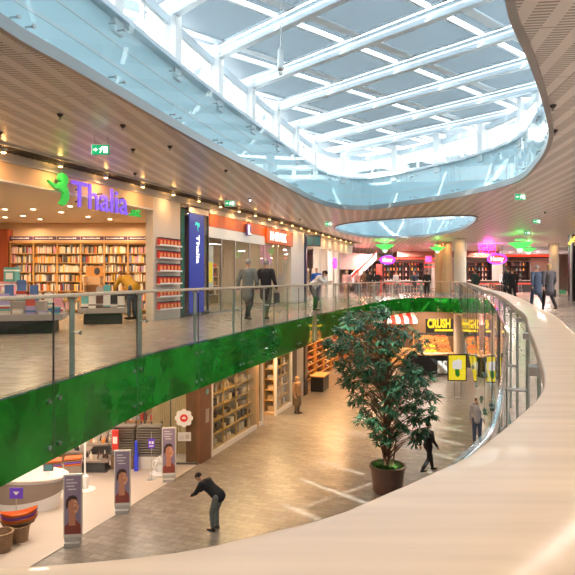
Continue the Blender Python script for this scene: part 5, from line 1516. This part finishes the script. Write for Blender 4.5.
def pose(kind, s=0):
    P = {k: Vector(v) for k, v in BASE.items()}
    if kind == 'walk':
        P.update(knl=Vector((-.10, .20, .53)), anl=Vector((-.10, .28, .10)), knr=Vector((.10, -.04, .50)), anr=Vector((.10, -.34, .16)),
                 ell=Vector((-.25, -.10, 1.14)), wrl=Vector((-.25, -.13, .89)), elr=Vector((.25, .03, 1.13)), wrr=Vector((.25, .20, .92)))
    if kind in ('lean', 'bend'):
        a = .75 if kind == 'lean' else 1.0
        up = ['waist', 'chest', 'neck', 'head', 'shl', 'shr']
        piv = Vector((0, 0, .96))
        for k in up:
            v = P[k] - piv; v = Matrix.Rotation(-a, 3, 'X') @ v; P[k] = piv + v
        if kind == 'lean':
            for sd, sx in (('l', -1), ('r', 1)):
                P['el' + sd] = Vector((sx * .24, .50, 1.12)); P['wr' + sd] = Vector((sx * .10, .66, 1.13))
        else:
            for sd, sx in (('l', -1), ('r', 1)):
                P['el' + sd] = Vector((sx * .24, .50, .98)); P['wr' + sd] = Vector((sx * .18, .68, .86))
        for k in P: P[k] = P[k] + Vector((0, -.12 if k in ('pelvis', 'hil', 'hir') else (0 if k[:2] in ('kn', 'an') else -.06), 0))
    if kind == 'crouch':
        a = .9
        piv = Vector((0, 0, .96))
        for k in ['waist', 'chest', 'neck', 'head', 'shl', 'shr']:
            v = P[k] - piv; P[k] = piv + Matrix.Rotation(-a, 3, 'X') @ v
        P.update(knl=Vector((-.12, .34, .50)), anl=Vector((-.12, .12, .09)), knr=Vector((.12, .10, .30)), anr=Vector((.12, -.28, .14)))
        for k in ('pelvis', 'waist', 'chest', 'neck', 'head', 'shl', 'shr', 'hil', 'hir'): P[k] += Vector((0, -.08, -.34))
        P.update(ell=Vector((-.24, .42, .70)), elr=Vector((.24, .42, .70)), wrl=Vector((-.16, .58, .52)), wrr=Vector((.20, .60, .50)))
    return P
CL = {}
def cloth(nm, c): return mat('cloth_' + nm, c, .85, noise=.12, nscale=20)
def person(name_label, x, y, z, rz, h, kind, top, trousers, hair, coat=False, hairlen=.0, bag=None, skirt=False, detail=True, group=None):
    r = thing('person', (x, y, z), rz, name_label, 'person', group)
    k = h / 1.75; r.scale = (k, k, k)
    P = pose(kind); vx = .013 if detail else .02
    up = (P['head'] - P['neck']).normalized()
    fw = Vector((0, 1, 0)) if abs(up.y) < .5 else Vector((0, .75, -.65)).normalized()
    hc = P['head'] + up * .02
    b = MB()
    ellip(b, hc, .076, .092, .11); cap(b, P['neck'] - up * .03, hc - up * .05, .055, .052); ellip(b, hc - up * .07 + fw * .03, .05, .06, .05)
    cap(b, hc + fw * .088 + up * -.002, hc + fw * .104 - up * .02, .012, .016)
    for sx in (-1, 1): ellip(b, hc + Vector((sx * .078, -.005, 0)), .014, .024, .034)
    cap(b, P['pelvis'], P['waist'], .135, .125); cap(b, P['waist'], P['chest'], .125, .145)
    cap(b, P['shl'], P['shr'], .06, .06)
    for sd, sx in (('l', -1), ('r', 1)):
        cap(b, P['sh' + sd], P['el' + sd], .052, .040); cap(b, P['el' + sd], P['wr' + sd], .040, .027)
        d = (P['wr' + sd] - P['el' + sd]).normalized(); s_ = Vector((-sx * 1.0, 0, 0)) - d * (-sx * d.x); s_ = s_.normalized() if s_.length > .1 else Vector((0, 1, 0))
        fwd = d.cross(s_).normalized()
        pw = P['wr' + sd]; palm = pw + d * .075
        cap(b, pw, palm - fwd * .018, .026, .022); cap(b, pw, palm + fwd * .018, .026, .022)
        for i, ln in enumerate((.062, .074, .070, .054)):
            st = palm + fwd * (-.027 + .018 * i); mid = st + d * ln * .55 + s_ * .008; en = mid + d * ln * .40 + s_ * .022
            cap(b, st, mid, .0105, .0095); cap(b, mid, en, .0095, .008)
        t0 = pw + d * .03 - fwd * .02; t1 = t0 - fwd * .030 + d * .022; cap(b, t0, t1, .013, .011); cap(b, t1, t1 + d * .03 + s_ * .012, .011, .009)
        cap(b, P['hi' + sd], P['kn' + sd], .085, .058); cap(b, P['kn' + sd], P['an' + sd], .056, .036)
        cap(b, P['an' + sd] + Vector((0, -.02, -.03)), P['an' + sd] + Vector((0, .15, -.05)), .038, .03)
    remeshed(b, 'body', M['skin'], r, vx * .8 if detail else vx, 2)
    for sx in (-1, 1):
        m = MB(); m.sphere(tuple(hc + Vector((sx * .030, 0, 0)) + fw * .080 + up * .012), .011, 8, 6); m.build('eye', M['black'], r)
    m = MB(); ellip(m, hc + fw * .086 - up * .048, .022, .008, .006); m.build('mouth', mat('lips', (.4, .12, .10), .5), r)
    # clothes
    c = MB()
    cap(c, P['waist'] - (P['chest'] - P['waist']) * .3, P['chest'], .158 if coat else .148, .170); cap(c, P['shl'], P['shr'], .082, .082); cap(c, P['chest'], (P['shl'] + P['shr']) / 2, .16, .10)
    ellip(c, P['chest'], .20, .13, .13)
    for sd, sx in (('l', -1), ('r', 1)):
        cap(c, P['sh' + sd], P['el' + sd], .077, .060); w_ = P['el' + sd].lerp(P['wr' + sd], .93); cap(c, P['el' + sd], w_, .060, .042)
    low = .72 if coat else .90
    if kind in ('lean', 'bend'): cap(c, P['pelvis'] + Vector((0, -.01, -.03)), P['waist'], .175, .165)
    elif kind != 'crouch': cap(c, P['pelvis'] + Vector((0, 0, low - .96)), P['waist'], .185 if coat else .155, .15)
    else: cap(c, P['pelvis'], P['waist'], .16, .15)
    remeshed(c, 'coat' if coat else 'jacket', cloth(top[0], top[1]), r, vx, 2)
    t = MB()
    if skirt: cap(t, Vector((0, 0, .50)), P['waist'], .22, .14)
    cap(t, P['hil'], P['hir'], .11, .11); ellip(t, P['pelvis'] + Vector((0, -.005, -.02)), .165, .145, .13)
    for sd in 'lr':
        cap(t, P['hi' + sd], P['kn' + sd], .105, .075); cap(t, P['kn' + sd], P['kn' + sd].lerp(P['an' + sd], .88), .073, .060)
    remeshed(t, 'skirt' if skirt else 'trousers', cloth(trousers[0], trousers[1]), r, vx, 2)
    for sd in 'lr':
        s = MB(); a = P['an' + sd]; cap(s, a + Vector((0, -.03, -.045)), a + Vector((0, .16, -.058)), .046, .034); cap(s, a, a + Vector((0, -.02, -.04)), .045, .045)
        remeshed(s, 'shoe', cloth('shoe', (.04, .035, .03)), r, .016, 1)
    hm = MB(); ellip(hm, hc + up * .030 - fw * .018, .088, .098, .098)
    if hairlen > 0: ellip(hm, hc - fw * .05 - up * hairlen * .5, .075, .05, .06 + hairlen * .6)
    remeshed(hm, 'hair', cloth(hair[0], hair[1]), r, .014, 1)
    if bag:
        m = MB()
        bc = P['chest'] - Vector((0, .21, .06)) if bag[2] == 'back' else P['wrr'] + Vector((0, 0, -.28))
        m.box(bc.x - .15, bc.x + .15, bc.y - .09, bc.y + .07, bc.z - .20, bc.z + .22) if bag[2] == 'back' else m.box(bc.x - .05, bc.x + .05, bc.y - .16, bc.y + .16, bc.z - .15, bc.z + .15)
        bo = m.build('backpack' if bag[2] == 'back' else 'bag', cloth(bag[0], bag[1]), r, bevel=.03)
        m = MB()
        if bag[2] == 'back':
            m.tube([(-.12, P['chest'].y - .17, 1.45), (-.13, P['chest'].y + .13, 1.44), (-.12, P['chest'].y + .17, 1.25)], .02, 6)
        else: m.tube([(bc.x, bc.y - .1, bc.z + .14), (bc.x, bc.y, bc.z + .26), (bc.x, bc.y + .1, bc.z + .14)], .01, 6)
        m.build('strap', cloth(bag[0], bag[1]), bo)
    return r
def up_at(px, pyfeet): return at(px, pyfeet, 0)
def lo_at(px, pyfeet): return at(px, pyfeet, LOW)
BLK = ('black', (.02, .02, .023)); JEAN = ('denim', (.07, .10, .18)); GRY = ('grey', (.16, .18, .17)); NAVY = ('navy', (.05, .08, .13))
WHT = ('white', (.75, .76, .78)); BRN = ('brown', (.16, .08, .04)); TANC = ('tan', (.42, .25, .13)); BLD = ('blond', (.45, .30, .14)); SILV = ('silver', (.34, .32, .30)); PNK = ('pink', (.70, .38, .34)); MUS = ('mustard', (.45, .26, .02)); BLU = ('royal', (.02, .12, .55)); OLV = ('olive', (.09, .10, .07))
p = up_at(248, 321); person('grey-haired person in grey-green coat walking along the railing, left of the pair', p.x, p.y, 0, -.35, 1.80, 'walk', GRY, BLK, SILV, True)
p = up_at(266, 320); person('white-haired person in black coat walking along the railing, right of the pair', p.x, p.y, 0, -.35, 1.80, 'walk', BLK, OLV, SILV, True, bag=('black', (.02, .02, .023), 'hand'))
# leaning on the rail: hands on the handrail, facing the void
uL = next(O.L * i / 4000 for i in range(4000) if O.at(O.L * i / 4000).y < 22 and O.tan(O.L * i / 4000).y < 0 and O.at(O.L * i / 4000).x < 3)
c = O.off(uL, .78); nn = O.nor(uL)
person('person in white jacket and black trousers leaning over the handrail', c.x, c.y, 0, math.atan2(-nn.y, -nn.x) - PI / 2, 1.72, 'lean', WHT, BLK, ('darkhair', (.02, .015, .015)), False, .08)
p = up_at(322, 303.5); person('person in bright blue jacket standing behind the white-jacketed one', p.x - .2, p.y + 1.2, 0, PI, 1.76, 'stand', BLU, JEAN, BLD, False)
p = up_at(347, 300); person('person in pale pink top near the escalator foot', p.x, p.y, 0, PI * .9, 1.70, 'stand', PNK, TANC, BLD, False, .1, detail=False)
person('person in mustard jacket bending over the books in the bookshop', -4.75, 17.55, 0, .9, 1.80, 'bend', MUS, NAVY, BRN, True, .05)
for (px, D, top, tr, hr, lab) in ((364, 44, BRN, BLK, BRN, 'person in brown jacket by the counter at the escalator foot'), (370, 43, BLK, BLK, BRN, 'person in black left of the red panel, nearer one'), (378, 43.5, BLK, JEAN, BLD, 'person in black jacket just below the tall red panel'),
                                  (396, 46, WHT, JEAN, BRN, 'person in white at the bar below the left oval sign'), (414, 46, NAVY, BLK, BLD, 'person in navy at the bar further right'), (427, 40.6, BLK, BLK, BRN, 'person in black beside the tan columns'), (358, 46, PNK, JEAN, BLD, 'person in pink near the dark bar shelving'),
                                  (503, 47, WHT, BLK, BRN, 'distant person in white behind the walkers')):
    person(lab, (px - 287.5) * D / 575, D, 0, PI + rb.uniform(-.6, .6), 1.76, 'stand', top, tr, hr, False, detail=False)
p = up_at(475.5, 299.5); person('person in dark green coat standing right of the thick pale column', p.x, p.y, 0, .4, 1.76, 'stand', ('dgreen', (.03, .06, .045)), BLK, BRN, True, .05, detail=False)
p = up_at(508, 302); person('person in long dark coat walking away on the right walkway, left of the group', p.x, p.y, 0, -.1, 1.82, 'walk', ('charcoal', (.045, .05, .055)), BLK, BRN, True)
p = up_at(517, 304); person('person in dark jacket walking just right of the long dark coat', p.x + .25, p.y + 1.2, 0, -.1, 1.72, 'walk', BLK, BLK, BRN, False, bag=('maroon', (.2, .02, .05), 'hand'))
p = up_at(537, 308.5); person('person in blue denim jacket walking away on the right, left of the pair', p.x, p.y, 0, .05, 1.78, 'walk', ('denimjacket', (.10, .15, .25)), JEAN, SILV, True)
p = up_at(549, 310.5); person('person in dark grey coat walking away on the right, right of the pair', p.x, p.y, 0, .0, 1.80, 'walk', ('slate', (.09, .09, .11)), BLK, BLD, True, .06, bag=('black', (.02, .02, .023), 'hand'))
p = lo_at(297, 413); person('person in tan coat with long skirt and blond hair by the narrow shop window', p.x, p.y, LOW, -2.2, 1.70, 'stand', TANC, ('khaki', (.16, .12, .08)), BLD, True, .08, skirt=True)
p = lo_at(477, 443.5); person('person in light grey jacket with dark sleeves standing near the poster stand', p.x, p.y, LOW, 2.9, 1.72, 'stand', ('lightgrey', (.50, .47, .50)), JEAN, BRN, False, bag=('navy', (.05, .08, .13), 'back'))
p = lo_at(428, 472); person('person in black hurrying across the lower floor right of the potted tree', p.x, p.y, LOW, -1.1, 1.62, 'walk', BLK, BLK, ('darkhair', (.02, .015, .015)), False)
p = lo_at(215, 530); person('person in black stooping on the lower floor in front of the brown pillar', p.x, p.y, LOW, 1.1, 1.65, 'bend', BLK, GRY, ('darkhair', (.02, .015, .015)), False)
